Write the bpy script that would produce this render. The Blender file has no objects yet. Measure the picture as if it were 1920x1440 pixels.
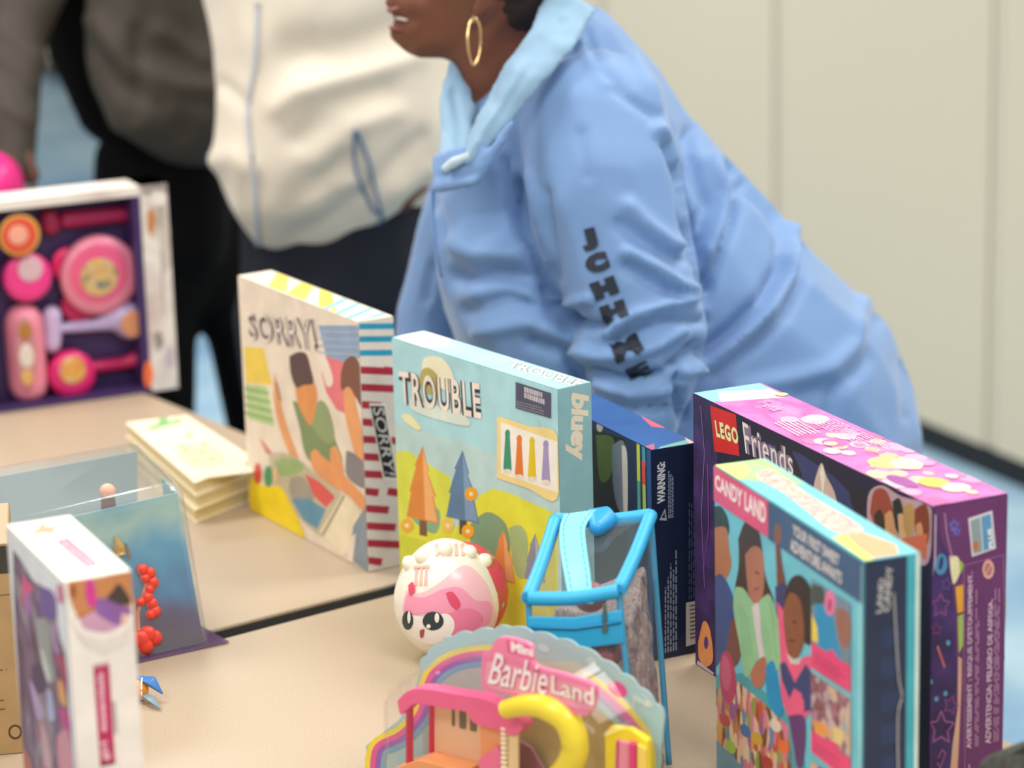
import bpy, bmesh, math, random
from mathutils import Vector, Matrix, noise
from mathutils.bvhtree import BVHTree
random.seed(7)
S = bpy.context.scene
COL = S.collection

# ---------------------------------------------------------------- camera
FPX, PITCH, ROLL, CAMH, TZ = 5295.06, 0.262959, -0.026559, 0.939765, 0.74   # TZ: table height
CAM = Vector((0, 0, CAMH + TZ))
_F = Vector((0, math.cos(PITCH), -math.sin(PITCH)))
_R0 = Vector((1, 0, 0)); _U0 = Vector((0, math.sin(PITCH), math.cos(PITCH)))
_R = math.cos(ROLL) * _R0 + math.sin(ROLL) * _U0
_U = -math.sin(ROLL) * _R0 + math.cos(ROLL) * _U0
cd = bpy.data.cameras.new('camera'); cam = bpy.data.objects.new('camera', cd); COL.objects.link(cam)
cam.matrix_world = Matrix(((_R.x, _U.x, -_F.x, CAM.x), (_R.y, _U.y, -_F.y, CAM.y), (_R.z, _U.z, -_F.z, CAM.z), (0, 0, 0, 1)))
cd.sensor_width = 36; cd.lens = FPX / 1920 * 36; cd.clip_start = 0.05; cd.clip_end = 60
cd.dof.use_dof = True; cd.dof.focus_distance = 2.52; cd.dof.aperture_fstop = 4.0
S.camera = cam
S.view_settings.view_transform = 'Standard'; S.view_settings.look = 'None'
S.view_settings.gamma = 1; S.view_settings.use_curve_mapping = False
S.view_settings.exposure = 0.0
try:
    S.cycles.use_denoising = True
    S.cycles.max_bounces = 8; S.cycles.transparent_max_bounces = 16
    S.cycles.caustics_reflective = False; S.cycles.caustics_refractive = False
except Exception:
    pass
# ---------------------------------------------------------------- world and room lights
W = bpy.data.worlds.new('world'); S.world = W; W.use_nodes = True
W.node_tree.nodes['Background'].inputs[0].default_value = (1.0, 0.97, 0.93, 1)
W.node_tree.nodes['Background'].inputs[1].default_value = 0.53
def area(name, loc, sx, sy, power, col=(1, .965, .91)):
    l = bpy.data.lights.new(name, 'AREA'); l.shape = 'RECTANGLE'; l.size = sx; l.size_y = sy
    l.energy = power; l.color = col
    o = bpy.data.objects.new(name, l); COL.objects.link(o); o.location = loc; return o
for i, (lx, ly, pw) in enumerate([(-1.3, 0.6, 34), (1.1, 0.6, 38), (0.0, 1.7, 16), (-1.3, 3.2, 36), (1.1, 3.2, 32), (-1.3, 6.0, 62), (1.6, 4.6, 40)]):  # the weakest, central panel is an extra, added to soften shadows on the table
    area('ceiling_light', (lx, ly, 2.75), 1.2, 0.6, pw)

# ---------------------------------------------------------------- pixel <-> world helpers
def ray(x, y):
    return (_F + _R * ((x - 960) / FPX) - _U * ((y - 720) / FPX)).normalized()
def at(x, y, Y):
    d = ray(x, y); return CAM + d * (Y / d.y)
def tab(x, y, z=0.0):
    d = ray(x, y); return CAM + d * ((z + TZ - CAM.z) / d.z)
def onplane(x, y, O, N):
    d = ray(x, y); return CAM + d * ((O - CAM).dot(N) / d.dot(N))
def pix(P):
    v = P - CAM; k = v.dot(_F)
    return 960 + FPX * v.dot(_R) / k, 720 - FPX * v.dot(_U) / k

# ---------------------------------------------------------------- materials
def lin(h):
    h = h.lstrip('#'); r = []
    for i in (0, 2, 4):
        c = int(h[i:i + 2], 16) / 255
        r.append(c / 12.92 if c <= .04045 else ((c + .055) / 1.055) ** 2.4)
    return (*r, 1)
_M = {}
def M(h, rough=.5, spec=.5, metal=0, bump=0, bscale=200, sheen=0):
    key = (h, rough, spec, metal, bump, bscale, sheen)
    if key in _M: return _M[key]
    m = bpy.data.materials.new('colour_' + h.lstrip('#')); m.use_nodes = True
    nt = m.node_tree; b = nt.nodes['Principled BSDF']
    b.inputs['Base Color'].default_value = lin(h); b.inputs['Roughness'].default_value = rough
    b.inputs['Specular IOR Level'].default_value = spec; b.inputs['Metallic'].default_value = metal
    if sheen:
        b.inputs['Sheen Weight'].default_value = sheen; b.inputs['Sheen Roughness'].default_value = .4
    if bump:
        tc = nt.nodes.new('ShaderNodeTexCoord'); n = nt.nodes.new('ShaderNodeTexNoise'); bp = nt.nodes.new('ShaderNodeBump')
        n.inputs['Scale'].default_value = bscale; n.inputs['Detail'].default_value = 3
        nt.links.new(tc.outputs['Object'], n.inputs['Vector']); nt.links.new(n.outputs['Fac'], bp.inputs['Height'])
        bp.inputs['Strength'].default_value = bump; bp.inputs['Distance'].default_value = .002
        nt.links.new(bp.outputs[0], b.inputs['Normal'])
    _M[key] = m; return m
def mottle(name, cols, scale=60, stretch=(1, 1, 1), rough=.5, const=False, detail=2, kind='noise', distort=0.0):
    m = bpy.data.materials.new(name); m.use_nodes = True
    nt = m.node_tree; b = nt.nodes['Principled BSDF']; b.inputs['Roughness'].default_value = rough
    tc = nt.nodes.new('ShaderNodeTexCoord'); mp = nt.nodes.new('ShaderNodeMapping'); mp.inputs['Scale'].default_value = stretch
    nt.links.new(tc.outputs['Object'], mp.inputs[0])
    if kind == 'noise':
        n = nt.nodes.new('ShaderNodeTexNoise'); n.inputs['Scale'].default_value = scale; n.inputs['Detail'].default_value = detail
        n.inputs['Distortion'].default_value = distort; out = n.outputs['Fac']; lo, hi = .30, .70
    else:
        n = nt.nodes.new('ShaderNodeTexVoronoi'); n.inputs['Scale'].default_value = scale; lo, hi = .02, .98
        sp = nt.nodes.new('ShaderNodeSeparateColor'); nt.links.new(n.outputs['Color'], sp.inputs[0]); out = sp.outputs[0]
    nt.links.new(mp.outputs[0], n.inputs['Vector'])
    r = nt.nodes.new('ShaderNodeValToRGB'); r.color_ramp.interpolation = 'CONSTANT' if const else 'LINEAR'
    e = r.color_ramp.elements
    while len(e) < len(cols): e.new(.5)
    for i, c in enumerate(cols):
        e[i].position = lo + (hi - lo) * i / max(1, len(cols) - (0 if const else 1)); e[i].color = lin(c)
    nt.links.new(out, r.inputs[0]); nt.links.new(r.outputs[0], b.inputs['Base Color'])
    return m
_I = {}
def INK(h):
    """printed colour with the slight unevenness of a photographic print"""
    if h in _I: return _I[h]
    m = bpy.data.materials.new('ink_' + h.lstrip('#')); m.use_nodes = True; nt = m.node_tree; b = nt.nodes['Principled BSDF']
    b.inputs['Roughness'].default_value = .4; b.inputs['Specular IOR Level'].default_value = .4
    tc = nt.nodes.new('ShaderNodeTexCoord'); n = nt.nodes.new('ShaderNodeTexNoise'); n.inputs['Scale'].default_value = 32; n.inputs['Detail'].default_value = 3
    r = nt.nodes.new('ShaderNodeValToRGB'); c = lin(h); e = r.color_ramp.elements; e[0].position = .3; e[1].position = .7
    e[0].color = tuple(min(1, x * .90 + .001) for x in c[:3]) + (1,); e[1].color = tuple(min(1, x * 1.07 + .003) for x in c[:3]) + (1,)
    nt.links.new(tc.outputs['Object'], n.inputs['Vector']); nt.links.new(n.outputs['Fac'], r.inputs[0]); nt.links.new(r.outputs[0], b.inputs['Base Color'])
    _I[h] = m; return m
def clear(name, tint='#FFFFFF', alpha=.12, rough=.06):
    """thin transparent plastic sheet: mostly see-through, with real gloss"""
    m = bpy.data.materials.new(name); m.use_nodes = True; nt = m.node_tree
    for n in list(nt.nodes): nt.nodes.remove(n)
    o = nt.nodes.new('ShaderNodeOutputMaterial'); t = nt.nodes.new('ShaderNodeBsdfTransparent'); t.inputs[0].default_value = (.97, .97, .97, 1)
    p = nt.nodes.new('ShaderNodeBsdfPrincipled'); p.inputs['Base Color'].default_value = lin(tint); p.inputs['Roughness'].default_value = rough
    gl = nt.nodes.new('ShaderNodeBsdfGlossy'); gl.inputs['Roughness'].default_value = rough; gl.inputs['Color'].default_value = (1, 1, 1, 1)
    lw = nt.nodes.new('ShaderNodeLayerWeight'); pw_ = nt.nodes.new('ShaderNodeMath'); pw_.operation = 'POWER'; pw_.inputs[1].default_value = 4
    ma = nt.nodes.new('ShaderNodeMath'); ma.operation = 'MULTIPLY_ADD'; ma.inputs[1].default_value = .45; ma.inputs[2].default_value = .035; ma.use_clamp = True
    mx0 = nt.nodes.new('ShaderNodeMixShader'); mx0.inputs[0].default_value = alpha
    mx = nt.nodes.new('ShaderNodeMixShader')
    nt.links.new(lw.outputs['Facing'], pw_.inputs[0]); nt.links.new(pw_.outputs[0], ma.inputs[0]); nt.links.new(ma.outputs[0], mx.inputs[0])
    nt.links.new(t.outputs[0], mx0.inputs[1]); nt.links.new(p.outputs[0], mx0.inputs[2])
    nt.links.new(mx0.outputs[0], mx.inputs[1]); nt.links.new(gl.outputs[0], mx.inputs[2]); nt.links.new(mx.outputs[0], o.inputs[0])
    return m

# ---------------------------------------------------------------- object helpers
ROOT = {}
def thing(name, loc, label, cat, group=None):
    o = bpy.data.objects.new(name, None); COL.objects.link(o); o.location = loc; o.empty_display_size = .05
    o['label'] = label; o['category'] = cat
    if group: o['group'] = group
    return o
def worldloc(o):
    v = Vector((0, 0, 0))
    while o: v += Vector(o.location); o = o.parent
    return v
def build(name, bm, mats, parent=None, loc=None, smooth=False, label=None):
    me = bpy.data.meshes.new(name); o = bpy.data.objects.new(name, me); COL.objects.link(o)
    if parent: o.parent = parent
    off = worldloc(parent) if parent else Vector(loc or (0, 0, 0))
    if not parent: o.location = off
    bmesh.ops.translate(bm, verts=bm.verts, vec=-off)
    bm.to_mesh(me); bm.free()
    if not isinstance(mats, (list, tuple)): mats = [mats]
    for m in mats: me.materials.append(m)
    if smooth:
        for p in me.polygons: p.use_smooth = True
    if label: o['label'] = label
    return o
def tag(o, label, cat, group=None, kind=None):
    if label: o['label'] = label
    if cat: o['category'] = cat
    if group: o['group'] = group
    if kind: o['kind'] = kind
    return o
def hexa(bm, bot, top, mi=0):
    """solid from 4 bottom and 4 top points"""
    vs = [bm.verts.new(p) for p in list(bot) + list(top)]
    fs = [(3, 2, 1, 0), (4, 5, 6, 7)] + [(i, (i + 1) % 4, (i + 1) % 4 + 4, i + 4) for i in range(4)]
    for f in fs:
        fc = bm.faces.new([vs[i] for i in f]); fc.material_index = mi
    return vs
def bevelled(bm, w=.0015, seg=2):
    bmesh.ops.recalc_face_normals(bm, faces=bm.faces)
    bmesh.ops.bevel(bm, geom=list(bm.edges), offset=w, segments=seg, affect='EDGES', profile=.6)
def tube(bm, pts, r, n=10, mi=0, cap=True):
    pts = [Vector(p) for p in pts]; rs = r if isinstance(r, (list, tuple)) else [r] * len(pts)
    rings = []; up = Vector((0, 0, 1))
    for i, p in enumerate(pts):
        t = (pts[min(i + 1, len(pts) - 1)] - pts[max(i - 1, 0)]).normalized()
        a = t.cross(up)
        if a.length < .1: a = t.cross(Vector((0, 1, 0)))
        a.normalize(); b = t.cross(a)
        rings.append([bm.verts.new(p + (a * math.cos(k * 2 * math.pi / n) + b * math.sin(k * 2 * math.pi / n)) * rs[i]) for k in range(n)])
    for i in range(len(rings) - 1):
        for k in range(n):
            f = bm.faces.new((rings[i][k], rings[i][(k + 1) % n], rings[i + 1][(k + 1) % n], rings[i + 1][k])); f.material_index = mi; f.smooth = True
    if cap:
        for rg in (rings[0], rings[-1]):
            f = bm.faces.new(rg); f.material_index = mi
def ball(bm, c, r, mi=0, sub=3, M3=None):
    r = Vector((r, r, r)) if not hasattr(r, '__len__') else Vector(r)
    g = bmesh.ops.create_icosphere(bm, subdivisions=sub, radius=1)
    for v in g['verts']:
        p = Vector((v.co.x * r.x, v.co.y * r.y, v.co.z * r.z))
        if M3: p = M3 @ p
        v.co = Vector(c) + p
        for f in v.link_faces: f.material_index = mi; f.smooth = True
    return g['verts']
def spline(pts, n=8):
    pts = [Vector(p) for p in pts]; out = []
    for i in range(len(pts) - 1):
        p0 = pts[max(i - 1, 0)]; p1 = pts[i]; p2 = pts[i + 1]; p3 = pts[min(i + 2, len(pts) - 1)]
        for k in range(n):
            t = k / n
            out.append(.5 * ((2 * p1) + (p2 - p0) * t + (2 * p0 - 5 * p1 + 4 * p2 - p3) * t * t + (3 * p1 - p0 - 3 * p2 + p3) * t ** 3))
    out.append(pts[-1]); return out

def text_mesh(s, bold=.0, spacing=1.0):
    cu = bpy.data.curves.new('t', 'FONT'); cu.body = s; cu.offset = bold; cu.resolution_u = 3; cu.space_character = spacing
    o = bpy.data.objects.new('t', cu); COL.objects.link(o)
    dg = bpy.context.evaluated_depsgraph_get(); dg.update()
    me = bpy.data.meshes.new_from_object(o.evaluated_get(dg))
    vs = [v.co.copy() for v in me.vertices]; fs = [list(p.vertices) for p in me.polygons]
    bpy.data.objects.remove(o); bpy.data.curves.remove(cu); bpy.data.meshes.remove(me)
    x0 = min(v.x for v in vs); x1 = max(v.x for v in vs); y0 = min(v.y for v in vs); y1 = max(v.y for v in vs)
    return [((v.x - x0) / (x1 - x0), (v.y - y0) / (y1 - y0)) for v in vs], fs

class Canvas:
    """printed artwork on one flat face of a package"""
    def __init__(s, O, U, V, base=.0002, step=.000016, clamp=True):
        s.O = Vector(O); s.W = Vector(U).length; s.H = Vector(V).length
        s.U = Vector(U).normalized(); s.V = Vector(V).normalized(); s.N = s.U.cross(s.V).normalized()
        if s.N.dot(CAM - s.O) < 0: s.N = -s.N
        s.bm = bmesh.new(); s.mats = []; s.k = base; s.step = step; s.clamp = clamp
    def uv(s, p):
        if len(p) == 3: return p[0] * s.W, p[1] * s.H
        q = onplane(p[0], p[1], s.O, s.N) - s.O; return q.dot(s.U), q.dot(s.V)
    def P(s, u, v):
        if s.clamp: u = min(max(u, 0.0003), s.W - .0003); v = min(max(v, 0.0003), s.H - .0003)
        return s.O + s.U * u + s.V * v + s.N * s.k
    def mi(s, c):
        m = INK(c) if isinstance(c, str) else c
        if m not in s.mats: s.mats.append(m)
        return s.mats.index(m)
    def polyuv(s, uvs, c):
        s.k += s.step
        vs = [s.bm.verts.new(s.P(*q)) for q in uvs]
        f = s.bm.faces.new(vs); f.material_index = s.mi(c); f.normal_update()
        if f.normal.dot(s.N) < 0: f.normal_flip()
    def poly(s, pts, c): s.polyuv([s.uv(p) for p in pts], c)
    def fill(s, c, u0=0, v0=0, u1=1, v1=1): s.polyuv([(u0 * s.W, v0 * s.H), (u1 * s.W, v0 * s.H), (u1 * s.W, v1 * s.H), (u0 * s.W, v1 * s.H)], c)
    def blob(s, x, y, rx, ry, c, rot=0, n=20):
        a = math.radians(rot)
        s.poly([(x + rx * math.cos(t) * math.cos(a) - ry * math.sin(t) * math.sin(a), y + rx * math.cos(t) * math.sin(a) + ry * math.sin(t) * math.cos(a))
                for t in [2 * math.pi * i / n for i in range(n)]], c)
    def curve(s, pts, c, n=6):
        q = spline([(p[0], p[1], 0) for p in list(pts) + [pts[0]]], n)[:-1]; s.poly([(p.x, p.y) for p in q], c)
    def line(s, pts, w, c):
        q = [Vector((*s.uv(p), 0)) for p in pts]; s.k += s.step; m = s.mi(c)
        for a, b in zip(q[:-1], q[1:]):
            d = (b - a)
            if d.length < 1e-7: continue
            d.normalize(); nrm = Vector((-d.y, d.x, 0)) * w / 2; e = d * w * .3
            vs = [s.bm.verts.new(s.P(p.x, p.y)) for p in (a - e - nrm, b + e - nrm, b + e + nrm, a - e + nrm)]
            f = s.bm.faces.new(vs); f.material_index = m
    def text(s, t, quad, c, bold=.0, spacing=1.0):
        vs, fs = text_mesh(t, bold, spacing); TL, TR, BR, BL = [Vector((*s.uv(p), 0)) for p in quad]; s.k += s.step; m = s.mi(c)
        nv = []
        for (a, b) in vs:
            p = (BL * (1 - a) + BR * a) * (1 - b) + (TL * (1 - a) + TR * a) * b
            nv.append(s.bm.verts.new(s.P(p.x, p.y)))
        for f in fs:
            try: fc = s.bm.faces.new([nv[i] for i in f]); fc.material_index = m
            except ValueError: pass
    def rules(s, quad, rows, c, w=.0012, seed=1, fillr=(.7, 1.0)):
        """rows of illegible small print"""
        rr = random.Random(seed); TL, TR, BR, BL = [Vector(s.uv(p)) for p in quad]; s.k += s.step; m = s.mi(c)
        for i in range(rows):
            t = (i + .5) / rows; L = TL.lerp(BL, t); R = TR.lerp(BR, t); end = rr.uniform(*fillr); x = 0
            while x < end:
                l = rr.uniform(.03, .09); a = L.lerp(R, x); b = L.lerp(R, min(x + l, end)); x += l + .018
                d = (b - a)
                if d.length < 1e-6: continue
                d.normalize(); nn = Vector((-d.y, d.x)) * w / 2
                f = s.bm.faces.new([s.bm.verts.new(s.P(*q)) for q in (a - nn, b - nn, b + nn, a + nn)]); f.material_index = m
    def build(s, name, parent, label=None):
        return build(name, s.bm, s.mats, parent, label=label)

class Box:
    def __init__(s, name, par, label, cat, colour, bev=.0015, group=None, lean=0):
        x, y, a, Wd, D, H = par; s.a = a
        u = Vector((math.cos(a), math.sin(a), 0)); n = Vector((-math.sin(a), math.cos(a), 0)); z = Vector((0, 0, 1))
        o = Vector((x, y, TZ + .0005)); s.o, s.u, s.n, s.z, s.Wd, s.D, s.H = o, u, n, z, Wd, D, H
        s.root = thing(name, o + u * Wd / 2 + n * D / 2, label, cat, group)
        bm = bmesh.new(); b = [o, o + u * Wd, o + u * Wd + n * D, o + n * D]
        hexa(bm, b, [p + z * H for p in b]); bevelled(bm, bev)
        s.body = build('carton', bm, colour if not isinstance(colour, str) else M(colour, .4, .4), s.root)
    def front(s): return Canvas(s.o, s.u * s.Wd, s.z * s.H)
    def side(s): return Canvas(s.o + s.u * s.Wd, s.n * s.D, s.z * s.H)
    def top(s): return Canvas(s.o + s.z * s.H, s.u * s.Wd, s.n * s.D)

_ICO = None
def hull_part(bm, items, dep=1.0):
    """convex hull of spheres [(centre, r)] appended to bm"""
    global _ICO
    if _ICO is None:
        t = bmesh.new(); bmesh.ops.create_icosphere(t, subdivisions=2, radius=1); _ICO = [v.co.copy() for v in t.verts]; t.free()
    t = bmesh.new(); vs = []
    for c, r in items:
        rr = r if hasattr(r, '__len__') else (r, r * dep, r); c = Vector(c)
        for v in _ICO: vs.append(t.verts.new(c + Vector((v.x * rr[0], v.y * rr[1], v.z * rr[2]))))
    bmesh.ops.convex_hull(t, input=vs)
    mp = {}
    for f in t.faces:
        l = []
        for v in f.verts:
            k = tuple(v.co)
            if k not in mp: mp[k] = bm.verts.new(v.co)
            l.append(mp[k])
        try: bm.faces.new(l).smooth = True
        except ValueError: pass
    t.free()
def chain(bm, items, dep=1.0):
    for a, b in zip(items[:-1], items[1:]): hull_part(bm, [a, b], dep)
def organic(bm, voxel, smooth=4):
    """union everything in bm into one continuous skin"""
    me = bpy.data.meshes.new('tmp'); bm.to_mesh(me); bm.free(); o = bpy.data.objects.new('tmp', me); COL.objects.link(o)
    r = o.modifiers.new('r', 'REMESH'); r.mode = 'VOXEL'; r.voxel_size = voxel; r.use_smooth_shade = True
    sm = o.modifiers.new('s', 'SMOOTH'); sm.factor = .5; sm.iterations = smooth
    dg = bpy.context.evaluated_depsgraph_get(); dg.update()
    m2 = bpy.data.meshes.new_from_object(o.evaluated_get(dg)); bpy.data.objects.remove(o); bpy.data.meshes.remove(me)
    b2 = bmesh.new(); b2.from_mesh(m2); bpy.data.meshes.remove(m2)
    return b2
def seg_d(px, py, a, b):
    dx, dy = b[0] - a[0], b[1] - a[1]; L = dx * dx + dy * dy
    t = 0 if L == 0 else max(0, min(1, ((px - a[0]) * dx + (py - a[1]) * dy) / L))
    return math.hypot(px - a[0] - t * dx, py - a[1] - t * dy)
def fold(bm, folds, cloud=.004, cscale=9, seed=0.0):
    """cloth creases: each (polyline, width, depth in m; negative = groove), plus broad soft unevenness"""
    bm.normal_update(); mv = []
    for v in bm.verts:
        n = v.normal; d = cloud * noise.noise(v.co * cscale + Vector((seed, 0, 0))) + cloud * .4 * noise.noise(v.co * cscale * 2.6)
        if folds and n.dot(CAM - v.co) > 0:
            x, y = pix(v.co)
            for pl, w, amp in folds:
                if not (min(p[0] for p in pl) - 3 * w < x < max(p[0] for p in pl) + 3 * w and min(p[1] for p in pl) - 3 * w < y < max(p[1] for p in pl) + 3 * w): continue
                q = min(seg_d(x, y, a, b) for a, b in zip(pl[:-1], pl[1:]))
                d += amp * math.exp(-(q / w) ** 2)
        mv.append((v, n.copy() * d))
    for v, o in mv: v.co += o
def sheet(bm, A, B, r):
    for i in range(len(A) - 1): hull_part(bm, [(A[i], r), (A[i + 1], r), (B[i], r), (B[i + 1], r)])
def apx(lst, dep=0):
    return [at(x, y, Y + dep) for x, y, Y in lst]

# ================================================================ the room
def slab(name, pts, z0, z1, m):
    bm = bmesh.new(); hexa(bm, [Vector((p.x, p.y, z0)) for p in pts], [Vector((p.x, p.y, z1)) for p in pts])
    bmesh.ops.recalc_face_normals(bm, faces=bm.faces)
    o = build(name, bm, m, loc=(pts[0].x, pts[0].y, z0)); o['kind'] = 'structure'; return o
carpet = mottle('blue_carpet', ['#6A90B4', '#85A9C6', '#9FBFD2', '#B4CDDB'], scale=2.2, detail=8, rough=.95)
slab('floor', [Vector((-7, -2, 0)), Vector((7, -2, 0)), Vector((7, 14, 0)), Vector((-7, 14, 0))], -.05, 0, carpet)
WP = tab(1880, 908, -TZ); WA = math.radians(-64)
wd = Vector((math.cos(WA), math.sin(WA), 0)); wn = Vector((-math.sin(WA), math.cos(WA), 0))      # wn points away from the room
wallm = M('#D8CDB5', .6, .3, bump=.05, bscale=60)
def wq(t0, t1, d0, d1): return [WP + wd * t0 + wn * d0, WP + wd * t1 + wn * d0, WP + wd * t1 + wn * d1, WP + wd * t0 + wn * d1]
slab('wall_back', wq(-7, 3, .03, .15), 0, 3.0, wallm)
slab('baseboard_back', wq(-7, 3, .018, .03), 0, .055, M('#15161A', .6))
def wt(x, y=500):
    return (onplane(x, y, WP, wn) - WP).dot(wd)
sx = [(-2000, 0)]
edges = [wt(1455), wt(1857)]; pw = edges[1] - edges[0]
cuts = [edges[0] + pw * k for k in (-3, -2, -1, 0, 1, 2)]
for i in range(len(cuts) - 1):
    slab('trim_%d' % (i + 1), wq(cuts[i] + .020, cuts[i + 1] - .020, .006, .03), .06, 2.9, wallm)
for i, c in enumerate(cuts):
    slab('trim_%d' % (i + 10), wq(c - .012, c + .012, .010, .03), .06, 2.9, M('#D5CBB6', .5, .4))

# ================================================================ tables
E1 = tab(458, 812); E2 = tab(1885, 1388); tu = (E2 - E1).normalized(); tn = Vector((-tu.y, tu.x, 0))   # tn points to the people
if tn.y < 0: tn = -tn
Gm = (tab(420, 1190) + tab(735, 1100)) / 2
g0 = (Gm - E1).dot(tu)
lam = mottle('speckled_laminate', ['#9C8A74', '#AE9B84', '#B9A68F', '#C3B199'], scale=900, detail=3, rough=.45)
def make_table(t0, t1, label):
    c = E1 + tu * (t0 + t1) / 2 - tn * .43; c.z = 0
    r = thing('folding_table', c, label, 'table', 'folding tables pushed end to end')
    bm = bmesh.new(); q = [E1 + tu * t0, E1 + tu * t1, E1 + tu * t1 - tn * .86, E1 + tu * t0 - tn * .86]
    hexa(bm, [Vector((p.x, p.y, TZ - .022)) for p in q], [Vector((p.x, p.y, TZ)) for p in q]); bevelled(bm, .002)
    build('tabletop', bm, lam, r)
    bm = bmesh.new()
    for a, b in ((0, 1), (1, 2), (2, 3), (3, 0)):
        A, B = q[a], q[b]; out = (A + B) / 2 - sum(q, Vector()) / 4; out.z = 0; out.normalize()
        hexa(bm, [Vector((*(A).xy, TZ - .024)), Vector((*(B).xy, TZ - .024)), Vector((*(B + out * .002).xy, TZ - .024)), Vector((*(A + out * .002).xy, TZ - .024))],
             [Vector((*(A).xy, TZ - .003)), Vector((*(B).xy, TZ - .003)), Vector((*(B + out * .002).xy, TZ - .003)), Vector((*(A + out * .002).xy, TZ - .003))])
    build('edge_band', bm, M('#3A342E', .5), r)
    for tt in (t0 + .2, t1 - .2):
        for d in (-.1, -.76):
            p = E1 + tu * tt + tn * d; bm = bmesh.new(); tube(bm, [Vector((p.x, p.y, 0)), Vector((p.x, p.y, TZ - .02))], .013, 12)
            build('leg', bm, M('#3C3A38', .4, metal=.6), r)
    return r
make_table(g0 + .014, g0 + .014 + 1.83, 'near beige laminate folding table under the boxed board games')
make_table(g0 - .014 - 1.83, g0 - .014, 'far beige laminate folding table beyond the black gap, under the books')

# ================================================================ packages: board games
def box_par(x, y, a, Wd, D, H): return (x, y, a, Wd, D, H)
# --- the family board game with striped side (Sorry)
B = Box('board_game_box', (-0.294, 2.987, -1.017, .268, .041, .265), 'cream board game box with yellow corner and red striped side', 'board game', '#E9DDCC', group='boxed board games')
f = B.front(); f.fill('#EDDDCA')
f.poly([(457, 650), (495, 652), (503, 690), (512, 722), (462, 718)], '#F0CF52')
f.poly([(461, 720), (500, 724), (515, 800), (466, 785)], '#B9D08C')
for k in range(4): f.line([(461, 729 + 15 * k), (503 + 3 * k, 737 + 17 * k)], .004, '#8FB277')
f.poly([(597, 610), (676, 612), (677, 672), (640, 682), (612, 668)], '#8FA6C4')
for k in range(4): f.line([(600, 622 + 13 * k), (676, 624 + 14 * k)], .002, '#A4B6CC')
f.poly([(610, 668), (645, 678), (648, 775), (632, 768), (612, 735), (604, 700)], '#EA777E')
f.curve([(604, 660), (616, 680), (625, 715), (615, 725), (606, 700)], '#EFE0D0')
f.curve([(515, 700), (524, 735), (533, 780), (552, 835), (560, 862), (547, 858), (524, 800), (514, 745)], '#E8A066')
f.line([(519, 718), (527, 750)], .003, '#6B4A3A')
f.curve([(549, 752), (562, 758), (583, 797), (598, 752), (616, 766), (628, 820), (642, 868), (610, 884), (575, 855), (562, 800)], '#7C8F5E')
f.curve([(583, 797), (598, 752), (616, 766), (628, 820), (610, 830)], '#8FA06E')
f.curve([(554, 722), (566, 712), (586, 712), (595, 735), (594, 762), (584, 797), (571, 782), (558, 752)], '#E39450')
f.curve([(543, 668), (560, 660), (575, 664), (583, 690), (588, 718), (570, 722), (556, 726), (546, 700)], '#52383A')
f.curve([(583, 850), (592, 842), (606, 856), (640, 885), (690, 940), (690, 968), (655, 930), (615, 905), (588, 880)], '#EC9E62')
f.curve([(620, 842), (632, 838), (645, 880), (640, 900), (622, 880)], '#EC9E62')
f.curve([(645, 735), (660, 720), (668, 760), (678, 800), (684, 860), (674, 872), (660, 830), (648, 780)], '#EFA468')
f.curve([(640, 700), (648, 676), (664, 668), (676, 690), (680, 760), (668, 745), (655, 725), (641, 730)], '#7E4C3C')
f.curve([(650, 845), (664, 850), (684, 870), (686, 912), (668, 908), (650, 888)], '#858082')
f.curve([(505, 850), (545, 852), (600, 895), (645, 935), (612, 1000), (585, 992), (540, 945), (512, 905)], '#C6BB9E')
f.curve([(515, 862), (545, 858), (572, 872), (555, 890), (525, 890)], '#9DB777')
f.curve([(545, 895), (570, 895), (590, 935), (565, 945), (545, 925)], '#A39C8C')
f.poly([(547, 935), (580, 935), (612, 955), (596, 992), (570, 975)], '#5F96B0')
f.poly([(572, 888), (600, 903), (630, 932), (612, 952), (590, 930)], '#DE5856')
f.poly([(600, 998), (644, 925), (672, 950), (680, 990), (655, 1045), (640, 1040)], '#F0E2C2')
f.line([(606, 1003), (646, 930)], .0035, '#9A9474')
f.poly([(664, 985), (694, 955), (696, 1074), (648, 1042), (660, 1010)], '#8795A2')
f.poly([(655, 1010), (668, 1000), (662, 1060), (650, 1045)], '#F0E0CC')
f.curve([(469, 893), (500, 912), (527, 912), (548, 948), (566, 985), (569, 1012), (520, 990), (473, 962)], '#F8DB1E')
f.blob(484, 888, 7, 20, '#DC5038'); f.blob(504, 893, 8, 20, '#4C9C68'); f.blob(517, 890, 4, 16, '#EEC890')
f.poly([(487, 820), (500, 835), (512, 850), (500, 850)], '#D88070')
q = [(463, 586), (592, 598), (600, 660), (470, 636)]
f.text('SORRY!', q, '#4A3638', .04, 1.10); f.text('SORRY!', q, '#F6EAE2', -.012, 1.19)
f.line([(676, 610), (696, 1070)], .002, '#F8EDE6')
f.build('front_panel', B.root)
f = B.side(); f.fill('#D9CFC6')
for i, y in enumerate((612, 636, 662)): f.line([(676, y), (738, y - 1)], .0062, '#2B93B3')
for i in range(12):
    y = 694 + i * 32.5; x0 = 679 + i * 1.0; l = [62, 60, 30, 28, 62, 40, 62, 20, 38, 50, 60, 22][i]
    f.line([(x0, y), (x0 + l, y + 2)], .0078, '#A82A3C')
    if i in (0, 7): f.line([(x0 + 44, y), (x0 + 58, y + 2)], .0078, '#A82A3C')
f.poly([(692, 756), (722, 757), (746, 900), (718, 898)], '#F0E8E0')
f.poly([(694, 760), (720, 761), (743, 896), (720, 894)], '#1E1C22')
f.text('SORRY!', [(719, 764), (741, 892), (722, 888), (698, 764)], '#D8D2CC', .0)
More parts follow.
